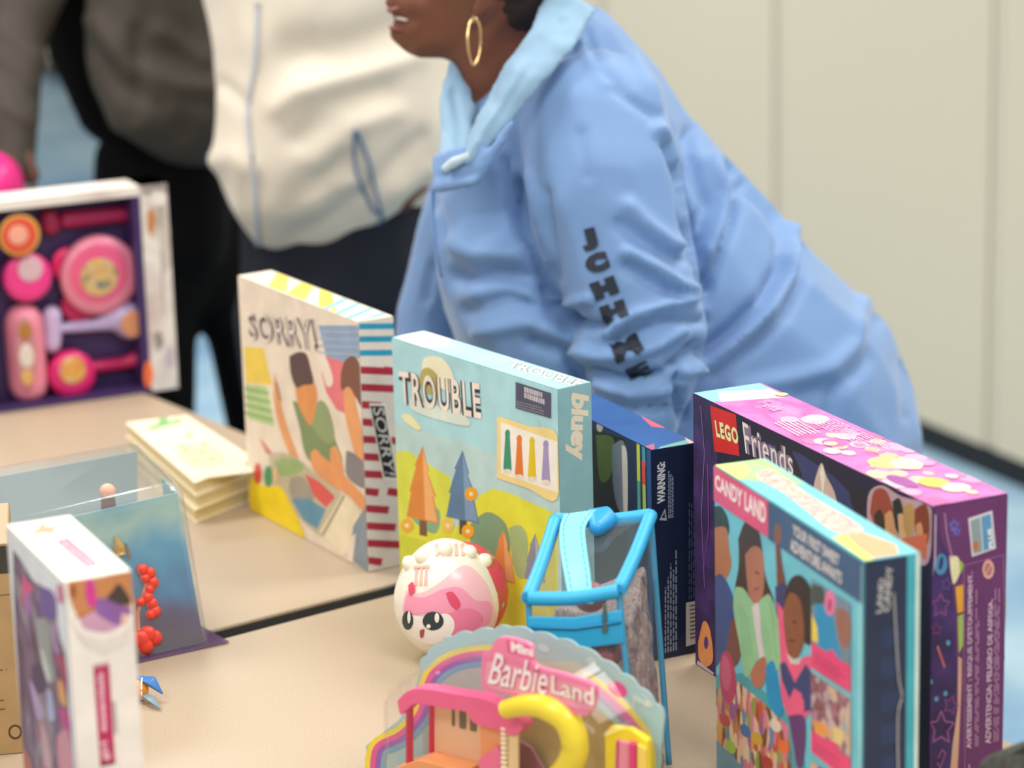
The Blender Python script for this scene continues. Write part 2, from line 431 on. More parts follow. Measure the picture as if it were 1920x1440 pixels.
f.build('side_panel', B.root)
f = B.top(); f.fill('#F3E8D2')
for (a, b) in ((.06, .20), (.27, .36), (.42, .62)): f.poly([(a, .98, 0), (a + .10, .98, 0), (b + .20, .05, 0), (b + .05, .05, 0)], '#F2DE50')
for k in range(4): f.poly([(.62 + k * .1, .95, 0), (.66 + k * .1, .95, 0), (.76 + k * .09, .02, 0), (.72 + k * .09, .02, 0)], '#7FB9C6')
f.rules([(.3, .6, 0), (.75, .6, 0), (.75, .3, 0), (.3, .3, 0)], 2, '#C09058')
f.build('top_panel', B.root)

# --- pale blue board game (Trouble)
B = Box('board_game_box', (-0.117, 2.693, -.930, .265, .039, .265), 'pale blue board game box with hills, beside the red striped one', 'board game', '#A9DADF', group='boxed board games')
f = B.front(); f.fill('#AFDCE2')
f.poly([(738, 790), (900, 840), (1047, 900), (1047, 1240), (754, 1110)], '#BBD9D6')
f.poly([(740, 845), (765, 845), (800, 868), (845, 895), (852, 960), (850, 1100), (750, 1110)], '#DCE14E')
f.poly([(900, 928), (925, 916), (960, 926), (1002, 945), (1047, 965), (1047, 1240), (750, 1110), (750, 990), (850, 995), (880, 960)], '#E4E23C')
f.poly([(745, 1000), (820, 1020), (880, 1060), (900, 1180), (752, 1110)], '#D2D838')
f.curve([(775, 930), (800, 940), (825, 960), (818, 1000), (785, 985), (768, 960)], '#86B088')
f.curve([(880, 985), (915, 960), (950, 985), (955, 1040), (920, 1060), (888, 1040)], '#7FA37C')
f.curve([(955, 990), (975, 985), (990, 1010), (985, 1080), (965, 1070)], '#A9C284')
# plain garden shrubs and a fallen cushion, in the picture's colours
# plain garden trees, shrubs and flower beds in the picture's colours
def tree(x, y, w, h, c, c2, tr='#7A5436'):
    f.poly([(x - w * .10, y - h * .25), (x + w * .12, y - h * .22), (x + w * .14, y), (x - w * .10, y - 3)], tr)
    f.poly([(x - w * .5, y - h * .22), (x - w * .36, y - h * .5), (x - w * .42, y - h * .5), (x - w * .2, y - h * .78), (x - w * .26, y - h * .78), (x, y - h), (x + w * .2, y - h * .72), (x + w * .14, y - h * .72), (x + w * .42, y - h * .44), (x + w * .34, y - h * .44), (x + w * .5, y - h * .14)], c)
    f.poly([(x, y - h * .96), (x + w * .18, y - h * .72), (x + w * .12, y - h * .72), (x + w * .38, y - h * .44), (x + w * .3, y - h * .44), (x + w * .46, y - h * .16), (x + w * .08, y - h * .19)], c2)
tree(793, 1006, 60, 170, '#E08A3C', '#EFB070'); tree(868, 1004, 62, 160, '#5E80A2', '#7FA0C0', '#4A4640')
tree(945, 1110, 44, 118, '#E89040', '#F2B878'); tree(1004, 1108, 40, 108, '#8E98A6', '#B4BAC2')
for (x, y, c) in ((884, 926, '#F2A81E'), (878, 996, '#F2A81E'), (840, 985, '#F0C860'), (764, 985, '#F0B040')): f.blob(x, y, 12, 13, c); f.blob(x, y, 4, 4, '#F6E8B0')
f.curve([(1000, 780), (1010, 790), (1012, 800)], '#BBD9D6')
f.curve([(752, 778), (768, 776), (790, 800), (784, 806), (762, 792)], '#EBE7B4')
f.curve([(770, 748), (830, 764), (868, 775), (880, 798), (820, 786), (775, 768)], '#DCE6D8')
f.curve([(792, 700), (796, 672), (822, 668), (842, 684), (854, 716), (850, 738), (820, 722)], '#F3ECCC')
f.curve([(786, 718), (792, 694), (806, 690), (822, 706), (824, 740), (800, 735)], '#B9AC5C')
q = [(748, 694), (900, 718), (904, 786), (752, 757)]
f.text('TROUBLE', q, '#2E2F38', .07, 1.12); f.text('TROUBLE', q, '#F3E6D8', .018, 1.16)
f.poly([(968, 716), (1034, 737), (1034, 784), (968, 765)], '#55536A')
f.rules([(984, 724), (1030, 739), (1030, 762), (984, 746)], 2, '#C8C2C8', .005)
f.rules([(970, 750), (1032, 766), (1032, 782), (970, 764)], 3, '#8A8794', .0012)
f.curve([(933, 790), (938, 781), (990, 798), (1046, 816), (1046, 935), (990, 915), (938, 897), (933, 888)], '#F3DA93')
f.poly([(940, 791), (1046, 828), (1046, 923), (940, 887)], '#F4EEE2')
for x, y, c in ((953, 812, '#3F9272'), (975, 822, '#E47A34'), (999, 826, '#E0C21C'), (1025, 832, '#A795C2')):
    f.poly([(x - 4, y), (x + 4, y), (x + 8, y + 72), (x - 8, y + 67)], c); f.blob(x, y + 1, 5, 8, c)
    f.blob(x, y + 72, 8, 5, '#E8DCC8')
f.build('front_panel', B.root)
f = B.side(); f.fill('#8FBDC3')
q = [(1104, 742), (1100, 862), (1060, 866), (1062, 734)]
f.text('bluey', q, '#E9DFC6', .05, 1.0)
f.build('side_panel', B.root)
f = B.top(); f.fill('#A9D2D6')
f.curve([(745, 632), (780, 622), (838, 630), (840, 645), (800, 652), (760, 642)], '#F3F2E0')
f.text('TROUBLE', [(960, 676), (1098, 714), (1085, 726), (950, 688)], '#8E8A88', .06); f.text('TROUBLE', [(960, 676), (1098, 714), (1085, 726), (950, 688)], '#E4E2D4', .01)
f.build('top_panel', B.root)

# --- navy boxed toy with window
B = Box('toy_box', (0.039, 2.661, -1.12, .2, .047, .205), 'navy windowed toy box with printed WARNING, behind the clear bag', 'toy box', '#1D2B4A')
f = B.front(); f.fill('#16284A')
f.poly([(1060, 790), (1112, 806), (1172, 822), (1177, 965), (1177, 1190), (1060, 1150)], '#07080B')
f.curve([(1118, 815), (1150, 822), (1150, 870), (1140, 900), (1124, 895)], '#4E5E1C')
f.curve([(1148, 835), (1168, 826), (1174, 860), (1174, 965), (1160, 955), (1150, 910)], '#6E7280')
f.curve([(1166, 835), (1176, 850), (1177, 960), (1170, 965)], '#C9BFB8')
f.blob(1125, 800, 6, 10, '#C9A8A4')
f.line([(1197, 833), (1199, 965)], .006, '#C7CC3C'); f.line([(1207, 838), (1208, 870)], .006, '#3E9AAE'); f.line([(1207, 868), (1208, 910)], .006, '#D84A48')
f.line([(1198, 905), (1199, 960)], .006, '#4E9E96'); f.line([(1208, 912), (1209, 955)], .006, '#A8C060')
f.line([(1217, 845), (1224, 1230)], .008, '#27508A')
f.build('front_panel', B.root)
f = B.side(); f.fill('#111E3A')
f.text('WARNING:', [(1232, 945), (1232, 868), (1247, 865), (1247, 942)], '#C8CCD4', .04)
f.poly([(1236, 975), (1247, 953), (1250, 976)], '#9EA6B4'); f.poly([(1240, 971), (1246, 960), (1247, 971)], '#111E3A')
f.rules([(1252, 972), (1252, 882), (1263, 880), (1263, 970)], 3, '#8C96A8', .0012, 2)
f.rules([(1245, 1225), (1245, 1085), (1270, 1020), (1270, 1218)], 5, '#8C96A8', .0012, 3, (.8, 1))
f.rules([(1290, 1125), (1290, 890), (1303, 880), (1303, 1120)], 3, '#55607A', .0010, 4)
f.poly([(1286, 1130), (1306, 1126), (1306, 1206), (1286, 1212)], '#C9C2B8')
for k in range(9): f.line([(1294, 1136 + 7.5 * k), (1305, 1134 + 7.5 * k)], .0014, '#4A4A55')
f.build('side_panel', B.root)
f = B.top(); f.fill('#2C5590')
f.poly([(1218, 778), (1258, 788), (1256, 801), (1222, 800)], '#E85A6A')
f.poly([(1150, 745), (1165, 752), (1130, 742)], '#9A8AA0')
f.poly([(1238, 838), (1296, 823), (1302, 832), (1240, 846)], '#6FA3A0'); f.poly([(1294, 818), (1306, 816), (1306, 832), (1296, 834)], '#D8A8A8')
f.poly([(1206, 838), (1226, 832), (1228, 842), (1212, 846)], '#A8607C')
f.build('top_panel', B.root)

# --- large purple construction toy box
starry = mottle('starry_purple', ['#2A1B44', '#33204E', '#3E2660', '#4C2F6C'], scale=40, detail=3)
B = Box('toy_box', (0.164, 2.471, -1.14, .392, .071, .261), 'largest purple shrink-wrapped building set box, behind the turquoise game', 'toy box', '#43285E')
f = B.front(); f.fill(starry)
f.poly([(1345, 760), (1500, 830), (1620, 885), (1745, 940), (1745, 1530), (1345, 1300)], '#1F1A34')
f.poly([(1440, 830), (1500, 850), (1560, 890), (1600, 930), (1600, 1200), (1440, 1150)], '#343A66')
f.poly([(1455, 835), (1485, 845), (1505, 890), (1500, 940), (1460, 920)], '#231C2E')
f.poly([(1590, 905), (1625, 920), (1622, 960), (1596, 945)], '#231826')
f.poly([(1332, 760), (1380, 777), (1387, 855), (1340, 846)], '#D3201F')
q = [(1340, 787), (1383, 803), (1386, 834), (1344, 819)]
f.text('LEGO', q, '#7A2A18', .09, 1.15); f.text('LEGO', q, '#F2E2A4', .05, 1.2)
q = [(1392, 790), (1486, 846), (1488, 892), (1399, 850)]
f.text('Friends', q, '#8E7890', .09, 1.05); f.text('Friends', q, '#F1E6E0', .0, 1.12)
f.curve([(1524, 925), (1530, 895), (1541, 868), (1550, 892), (1566, 925), (1572, 968), (1545, 950)], '#D9B6A2')
f.poly([(1538, 885), (1543, 870), (1548, 895), (1543, 930)], '#F2E2D2')
f.curve([(1626, 975), (1630, 925), (1655, 910), (1690, 930), (1745, 950), (1748, 1010), (1735, 1060), (1680, 1040), (1640, 1010)], '#C99AA0')
f.curve([(1632, 960), (1640, 920), (1662, 920), (1676, 960), (1672, 1000), (1650, 1010)], '#A94630')
f.curve([(1640, 965), (1652, 955), (1660, 985), (1655, 1015), (1644, 1000)], '#3E2A1C')
f.curve([(1660, 965), (1672, 958), (1680, 990), (1676, 1015), (1662, 1000)], '#E29A68')
f.curve([(1674, 940), (1688, 935), (1696, 970), (1692, 1000), (1680, 990)], '#2C2824')
f.curve([(1684, 965), (1694, 965), (1700, 1000), (1690, 1025)], '#E8A878')
f.curve([(1694, 950), (1712, 945), (1716, 985), (1706, 1010), (1696, 990)], '#C99054')
f.curve([(1716, 955), (1736, 945), (1744, 975), (1740, 1020), (1722, 1010), (1716, 985)], '#8E3A1C')
f.curve([(1718, 985), (1728, 980), (1732, 1010), (1722, 1022)], '#E09060')
f.poly([(1690, 1010), (1740, 1000), (1738, 1050), (1705, 1030)], '#DD6A4A')
f.curve([(1310, 1205), (1320, 1165), (1332, 1180), (1338, 1235), (1325, 1250), (1312, 1235)], '#EE9A58')
f.blob(1325, 1205, 4, 12, '#5A3A8A'); f.poly([(1309, 1238), (1340, 1262), (1338, 1270), (1308, 1245)], '#D8C4D0')
f.line([(1315, 762), (1322, 850), (1316, 960), (1322, 1100)], .0012, '#8A6AA8')
f.line([(1328, 870), (1330, 990), (1322, 1060)], .002, '#7A3A90')
f.build('front_panel', B.root)
f = B.side(); f.fill('#6B3468')
f.poly([(1742, 1000), (1760, 1000), (1778, 1040), (1790, 1140), (1794, 1250), (1790, 1380), (1778, 1530), (1742, 1530)], starry)
f.poly([(1742, 955), (1762, 965), (1766, 1040), (1746, 1060)], '#54305E')
f.poly([(1815, 972), (1860, 957), (1867, 1028), (1822, 1044)], '#DAD4D8'); f.poly([(1819, 976), (1837, 970), (1842, 1034), (1825, 1039)], '#8FA0A4')
f.poly([(1839, 969), (1857, 963), (1863, 1026), (1844, 1033)], '#5E9AC0'); f.text('PLUS', [(1854, 1028), (1851, 992), (1859, 990), (1862, 1026)], '#F2F2F2', .05)
f.blob(1829, 1024, 6, 10, '#C07848')
f.blob(1764, 1058, 12, 20, '#4E86AE', 5); f.blob(1764, 1056, 4, 13, '#2A3060', 10)
f.curve([(1780, 1042), (1796, 1045), (1800, 1070), (1788, 1095), (1782, 1070)], '#E8DCB0'); f.curve([(1798, 1050), (1806, 1058), (1800, 1075)], '#9CB84A')
f.poly([(1791, 1100), (1806, 1096), (1808, 1145), (1795, 1150)], '#E8A628'); f.poly([(1795, 1155), (1807, 1150), (1805, 1210), (1797, 1225)], '#A9BE5E')
f.poly([(1796, 1230), (1803, 1235), (1802, 1290), (1795, 1440), (1780, 1460), (1785, 1400), (1795, 1330)], '#D8A890')
def star(cx, cy, r, c, w=.0013, rot=0):
    p = [(cx + (r if i % 2 == 0 else r * .5) * math.sin(math.pi * i / 5 + rot) * .8, cy - (r if i % 2 == 0 else r * .5) * math.cos(math.pi * i / 5 + rot)) for i in range(11)]
    f.line(p, w, c)
star(1763, 1135, 23, '#8E4A84'); star(1764, 1365, 32, '#A05A92'); star(1782, 1322, 18, '#8E4A84', .001, .3); star(1755, 1180, 12, '#7A3A70', .001); star(1774, 1095, 12, '#6C4E94', .001, .2)
star(1788, 985, 11, '#7C6CC0', .002); star(1793, 997, 8, '#7C6CC0', .0018)
for x, y in ((1777, 1205), (1744, 1278), (1772, 1300), (1735, 1208), (1755, 1310)): f.blob(x, y, 4, 5, '#5C9AB4')
f.line([(1757, 1212), (1765, 1235), (1770, 1250)], .002, '#C0665E'); f.line([(1758, 1420), (1766, 1405), (1772, 1412), (1762, 1440), (1757, 1430)], .0012, '#9A5488')
f.line([(1806, 1060), (1880, 1040), (1883, 1235)], .0008, '#A06CA0'); f.line([(1806, 1060), (1808, 1440)], .0008, '#A06CA0')
f.text('AVERTISSEMENT : RISQUE D\'ETOUFFEMENT.', [(1811, 1405), (1814, 1076), (1824, 1070), (1822, 1402)], '#D6B4CC', .03)
f.text('ADVERTENCIA: PELIGRO DE ASFIXIA.', [(1846, 1396), (1852, 1125), (1861, 1122), (1857, 1393)], '#D6B4CC', .03)
f.rules([(1826, 1400), (1828, 1068), (1836, 1066), (1834, 1398)], 2, '#B888AC', .0011, 5)
f.rules([(1861, 1392), (1864, 1085), (1874, 1078), (1872, 1388)], 3, '#B888AC', .0010, 6)
f.blob(1852, 1067, 11, 18, '#E0A898'); f.blob(1852, 1067, 7, 12, '#A8706A'); f.line([(1845, 1080), (1859, 1054)], .001, '#E0A898')
f.poly([(1884, 1120), (1889, 1118), (1888, 1180), (1884, 1178)], '#A8A04A'); f.poly([(1882, 1290), (1887, 1290), (1886, 1350), (1882, 1345)], '#3C8068')
f.line([(1753, 965), (1752, 1050), (1745, 1080)], .0015, '#C8A8C4'); f.line([(1770, 962), (1774, 1000), (1784, 1045)], .001, '#B890B4')
f.text('L', [(1815, 1432), (1820, 1432), (1820, 1442), (1815, 1442)], '#D6B4CC', .03)
f.build('side_panel', B.root)
pinktop = mottle('pink_box_top', ['#A9529A', '#BE68AE', '#C878B6', '#B65CA6', '#D890C0'], scale=16, detail=4)
f = B.top(); f.fill(pinktop)
f.poly([(0, 0, 0), (.09, 0, 0), (.14, .95, 0), (0, .97, 0)], '#8FC4DC'); f.poly([(.02, .3, 0), (.10, .1, 0), (.14, .9, 0), (.06, .95, 0)], '#EAD8C8')
rr = random.Random(3)
for i in range(46):
    u, v = rr.uniform(.3, .98), rr.uniform(.05, .95); r = rr.uniform(.004, .011)
    c = rr.choice(['#D8A4C4', '#D592BA', '#DDBECD', '#C068A2', '#DCBFA8', '#C47CB0'])
    f.polyuv([(u * f.W + r * 1.3 * math.cos(t), v * f.H + r * math.sin(t)) for t in [k * math.pi / 6 for k in range(12)]], c)
for (u, v, rx, ry, c) in ((.70, .45, .017, .015, '#DCCC80'), (.73, .62, .016, .013, '#DED4B8'), (.66, .62, .008, .008, '#F0B48A'), (.87, .5, .015, .012, '#E0BC60'), (.92, .6, .012, .012, '#E4D8C4'), (.52, .3, .006, .006, '#F2C8B0'), (.57, .15, .009, .007, '#F6E0EC'), (.12, .92, .006, .006, '#F0C0A0'), (.83, .2, .02, .008, '#9A4E9A')):
    f.polyuv([(u * f.W + rx * math.cos(t), v * f.H + ry * math.sin(t)) for t in [k * math.pi / 8 for k in range(16)]], c)
f.rules([(.36, .9, 0), (.68, .9, 0), (.68, .55, 0), (.34, .55, 0)], 7, '#EBC4DC', .0012, 8)
f.rules([(.30, .5, 0), (.46, .45, 0), (.48, .1, 0), (.32, .15, 0)], 6, '#F4DCE6', .0016, 9)
f.text('Friends', [(.155, .62, 0), (.235, .62, 0), (.235, .42, 0), (.155, .42, 0)], '#D8A0CC', .01)
f.build('top_panel', B.root)

# --- candy board game
candy = mottle('candy_board_picture', ['#7C4A2C', '#C8553C', '#D8A05C', '#8FA04C', '#E8C89A', '#9C5C8C', '#D87C8C', '#E4B8A0', '#6C84A8', '#C87848'], scale=150, detail=2, kind='voronoi', const=True, stretch=(1, 1, .45))
logo = mottle('candy_logo_print', ['#D8847F', '#D9A69B', '#E2C4B8', '#D0908F', '#DDB9A6'], scale=110, detail=3)
B = Box('board_game_box', (0.164, 2.214, -1.227, .269, .046, .270), 'turquoise board game box with pink title banner and children pictured', 'board game', '#7CCAD6', group='boxed board games')
f = B.front(); f.fill('#74C6D6')
f.poly([(1340, 1262), (1392, 1262), (1492, 1345), (1512, 1440), (1618, 1560), (1618, 1690), (1343, 1450)], '#4FA0A8')
f.poly([(1340, 1385), (1400, 1440), (1500, 1560), (1343, 1450)], '#6C98A8')
f.poly([(1341, 1290), (1384, 1278), (1425, 1312), (1478, 1360), (1486, 1440), (1488, 1500), (1400, 1445), (1342, 1385)], candy)
for (x, y, c) in ((1420, 1385, '#D8A838'), (1398, 1370, '#4C6CA0'), (1370, 1400, '#A8C04C'), (1470, 1400, '#F0703C'), (1440, 1430, '#B83C3C'), (1360, 1350, '#C8484C'), (1455, 1360, '#F0D8C0')): f.blob(x, y, 9, 14, c, -30)
# left figure
f.curve([(1339, 950), (1352, 950), (1364, 968), (1368, 995), (1360, 1010), (1339, 1008)], '#35443C')
f.curve([(1339, 990), (1362, 990), (1368, 1030), (1372, 1058), (1362, 1085), (1339, 1090)], '#B67650')
f.curve([(1339, 1082), (1355, 1078), (1375, 1118), (1384, 1180), (1376, 1222), (1355, 1235), (1339, 1240)], '#3F5488')
f.curve([(1372, 1160), (1384, 1170), (1390, 1225), (1378, 1250), (1362, 1235)], '#7A4A40')
f.blob(1365, 1270, 15, 50, '#C23A64', -4); f.blob(1362, 1262, 9, 34, '#CE5C7C', -4)
# woman
f.curve([(1385, 1010), (1398, 978), (1412, 978), (1426, 1005), (1436, 1080), (1452, 1130), (1430, 1145), (1400, 1140), (1378, 1118), (1386, 1060)], '#45362E')
f.curve([(1398, 1040), (1414, 1024), (1430, 1035), (1434, 1085), (1430, 1120), (1416, 1136), (1404, 1110)], '#B47660')
f.line([(1417, 1072), (1424, 1076)], .0016, '#5A342A'); f.line([(1416, 1105), (1424, 1102)], .0016, '#8A4A44')
f.curve([(1380, 1100), (1396, 1104), (1416, 1132), (1434, 1118), (1446, 1118), (1462, 1170), (1466, 1245), (1444, 1262), (1420, 1258), (1398, 1268), (1388, 1210), (1376, 1140)], '#97C695')
for k in range(4): f.line([(1388 + 5 * k, 1130 + 8 * k), (1396 + 5 * k, 1230)], .001, '#6FA678')
f.line([(1446, 1130), (1458, 1235)], .001, '#6FA678')
f.curve([(1411, 1138), (1424, 1134), (1430, 1200), (1436, 1238), (1427, 1242), (1420, 1200)], '#DCCFCF')
f.curve([(1408, 1262), (1420, 1240), (1436, 1232), (1438, 1262), (1428, 1290), (1412, 1282)], '#B9735A')
f.curve([(1437, 1248), (1452, 1240), (1462, 1285), (1469, 1330), (1460, 1345), (1444, 1322), (1438, 1290)], '#2492C4')
# child with raised arm
f.curve([(1454, 990), (1460, 978), (1468, 990), (1464, 1020), (1468, 1060), (1474, 1098), (1460, 1104), (1457, 1060)], '#7C4A36')
f.curve([(1455, 1100), (1474, 1094), (1480, 1135), (1474, 1165), (1460, 1160), (1456, 1130)], '#43406E')
f.curve([(1458, 1128), (1472, 1150), (1482, 1200), (1490, 1238), (1524, 1232), (1530, 1300), (1512, 1345), (1484, 1348), (1466, 1300), (1464, 1220)], '#EE5F88')
f.curve([(1472, 1120), (1482, 1088), (1500, 1078), (1518, 1095), (1528, 1130), (1528, 1190), (1514, 1208), (1480, 1160)], '#3A2B26')
f.curve([(1470, 1140), (1482, 1112), (1500, 1122), (1508, 1160), (1508, 1205), (1496, 1232), (1480, 1225), (1472, 1180)], '#8C5436')
f.line([(1488, 1165), (1494, 1167)], .0016, '#2A1814'); f.line([(1482, 1200), (1492, 1202)], .0016, '#5A2A22')
f.poly([(1464, 1245), (1474, 1240), (1492, 1280), (1512, 1245), (1526, 1262), (1524, 1330), (1508, 1335), (1505, 1300), (1490, 1290), (1482, 1310), (1468, 1275)], '#3C4674')
f.curve([(1478, 1312), (1492, 1300), (1508, 1312), (1506, 1342), (1484, 1345)], '#EE5F88')
f.poly([(1476, 1225), (1490, 1236), (1505, 1232), (1500, 1246), (1484, 1244)], '#D8C4BC')
f.curve([(1480, 1342), (1508, 1342), (1512, 1380), (1506, 1434), (1496, 1436), (1490, 1400)], '#6A3C74')
# inset pictures
f.poly([(1523, 1085), (1597, 1132), (1597, 1256), (1523, 1206)], '#7A8C9C')
f.poly([(1524, 1095), (1545, 1100), (1552, 1130), (1524, 1135)], '#4A5250')
f.poly([(1529, 1130), (1560, 1140), (1580, 1240), (1534, 1210)], '#3294C4'); f.poly([(1524, 1150), (1534, 1175), (1536, 1205), (1524, 1200)], '#E8D048')
f.blob(1558, 1130, 10, 24, '#E87CA8'); f.blob(1558, 1134, 4, 12, '#B04878'); f.curve([(1568, 1140), (1594, 1150), (1596, 1200), (1582, 1215), (1572, 1180)], '#9C6C5C')
f.poly([(1523, 1203), (1552, 1222), (1562, 1216), (1575, 1236), (1597, 1248), (1597, 1298), (1523, 1250)], '#E84C7C')
f.rules([(1530, 1222), (1592, 1262), (1592, 1284), (1530, 1244)], 3, '#A83460', .001, 3)
ins = mottle('inset_picture', ['#A890A8', '#B8788C', '#7C4A4C', '#C8B0B8', '#D8B070', '#8FA8BC'], scale=45, detail=3)
f.poly([(1523, 1262), (1597, 1312), (1597, 1425), (1523, 1372)], ins)
f.poly([(1526, 1350), (1550, 1355), (1560, 1385), (1530, 1372)], '#E8A050'); f.poly([(1565, 1360), (1585, 1372), (1580, 1400), (1566, 1390)], '#E8D08C')
f.poly([(1523, 1368), (1550, 1385), (1570, 1392), (1580, 1412), (1597, 1424), (1597, 1470), (1523, 1408)], '#E84C7C')
f.rules([(1530, 1388), (1592, 1432), (1592, 1456), (1530, 1408)], 3, '#A83460', .001, 4)
f.poly([(1523, 1425), (1597, 1480), (1597, 1600), (1523, 1540)], ins)
f.line([(1524, 1256), (1597, 1306)], .004, '#8CBCC8')
# banner
f.poly([(1339, 868), (1442, 936), (1443, 1008), (1339, 937)], '#E2587F')
f.text('CANDY LAND', [(1343, 888), (1438, 944), (1438, 984), (1343, 916)], '#FBE9E4', .035, 1.05)
f.poly([(1443, 937), (1622, 1056), (1622, 1134), (1443, 1010)], '#435E80')
f.curve([(1454, 995), (1458, 982), (1465, 984), (1468, 1005), (1464, 1020), (1456, 1020)], '#8A5A4A')
f.text('YOUR FIRST SWEET', [(1489, 981), (1576, 1041), (1575, 1062), (1489, 1003)], '#F1E6DC', .02, 1.05)
f.text('ADVENTURE AWAITS', [(1485, 1008), (1581, 1074), (1580, 1096), (1485, 1032)], '#F1E6DC', .02, 1.05)
f.poly([(1612, 1130), (1622, 1134), (1622, 1688), (1612, 1680)], '#8ED4DE')
f.line([(1619, 1060), (1616, 1680)], .0015, '#A8E4EA')
f.build('front_panel', B.root)
f = B.side(); f.fill('#22304C')
f.poly([(1701, 1036), (1726, 1034), (1722, 1680), (1696, 1680)], '#3FA8B8')
f.line([(1721, 1040), (1715, 1680)], .003, '#D8E4DC')
f.text('CANDY', [(1655, 1148), (1662, 1062), (1674, 1060), (1668, 1146)], '#B8B8B4', .03); f.text('LAND', [(1642, 1150), (1648, 1085), (1658, 1083), (1653, 1148)], '#B8B8B4', .03)
for y in (1180, 1235, 1300, 1360, 1420): f.poly([(1650, y), (1690, y - 6), (1690, y + 30), (1652, y + 36)], '#26385C')
f.build('side_panel', B.root)
f = B.top(); f.fill('#74C0CA')
f.poly([(0, .0, 0), (.17, 0, 0), (.3, .95, 0), (.0, .95, 0)], '#A8D08C'); f.poly([(0, 0, 0), (.17, .05, 0), (.1, .45, 0), (.02, .5, 0)], '#E8E880'); f.poly([(.16, .45, 0), (.24, .55, 0), (.24, .75, 0), (.18, .7, 0)], '#E8B498')
f.poly([(.06, .55, 0), (.16, .9, 0), (.3, .95, 0), (.3, .88, 0), (.1, .48, 0)], '#9AD2A0')
f.curve([(.22, .55, 0), (.36, .75, 0), (.5, .72, 0), (.7, .7, 0), (.82, .6, 0), (.84, .4, 0), (.72, .28, 0), (.55, .35, 0), (.36, .35, 0)][:9] if False else [(1418, 888), (1442, 880), (1472, 895), (1520, 930), (1580, 965), (1616, 990), (1608, 1004), (1560, 995), (1515, 960), (1470, 925), (1425, 900)], logo)
f.poly([(1560, 1008), (1590, 1000), (1622, 1036), (1640, 1050), (1616, 1055)], '#E0EE70'); f.poly([(1585, 1003), (1620, 1000), (1680, 1022), (1684, 1040), (1640, 1046), (1612, 1030)], '#F0A57C')
f.build('top_panel', B.root)
bm = bmesh.new(); sp = [onplane(x, y, B.o + B.u * (B.Wd + .0016), B.u) for x, y in ((1676, 1112), (1679, 1170), (1685, 1270), (1691, 1305), (1684, 1340), (1684, 1440), (1690, 1560))]
tube(bm, spline(sp, 6), .0006, 6); build('tear_string', bm, M('#B8B4B0', .3), B.root, label='pale loose wrapping thread on the dark side')

# ================================================================ decals on curved skins
from mathutils.geometry import delaunay_2d_cdt
def decal(bm, bvh, pts, mi, off=.0012, step=5):
    pts = [Vector((p[0], p[1])) for p in pts]; n = len(pts)
    x0, x1 = min(p.x for p in pts), max(p.x for p in pts); y0, y1 = min(p.y for p in pts), max(p.y for p in pts)
    extra = []; y = y0 + step / 2
    while y < y1:
        x = x0 + step / 2
        while x < x1: extra.append(Vector((x, y))); x += step
        y += step
    r = delaunay_2d_cdt(pts + extra, [], [list(range(n))], 1, .01)
    vs = []
    for p in r[0]:
        h = bvh.ray_cast(CAM, ray(p.x, p.y)); vs.append(bm.verts.new(h[0] + h[1] * off) if h[0] else None)
    for f in r[2]:
        if all(vs[i] for i in f):
            fc = bm.faces.new([vs[i] for i in f]); fc.material_index = mi; fc.smooth = True
def ell(x, y, rx, ry, rot=0, n=18):
    a = math.radians(rot)
    return [(x + rx * math.cos(t) * math.cos(a) - ry * math.sin(t) * math.sin(a), y + rx * math.cos(t) * math.sin(a) + ry * math.sin(t) * math.cos(a)) for t in [2 * math.pi * i / n for i in range(n)]]
def crv(pts, n=5):
    return [(p.x, p.y) for p in spline([(a, b, 0) for a, b in list(pts) + [pts[0]]], n)[:-1]]
def prism(bm, pts3, N, th, mi=0):
    a = [bm.verts.new(p) for p in pts3]; b = [bm.verts.new(p + N * th) for p in pts3]; n = len(a)
    for f in (bm.faces.new(a), bm.faces.new(b)): f.material_index = mi
    for i in range(n):
        f = bm.faces.new((a[i], a[(i + 1) % n], b[(i + 1) % n], b[i])); f.material_index = mi
    bmesh.ops.recalc_face_normals(bm, faces=bm.faces)
CLR = clear('clear_plastic', '#C4D2D4', .15, .08)
CLR2 = clear('clear_vinyl', '#C8E4EE', .05, .10)

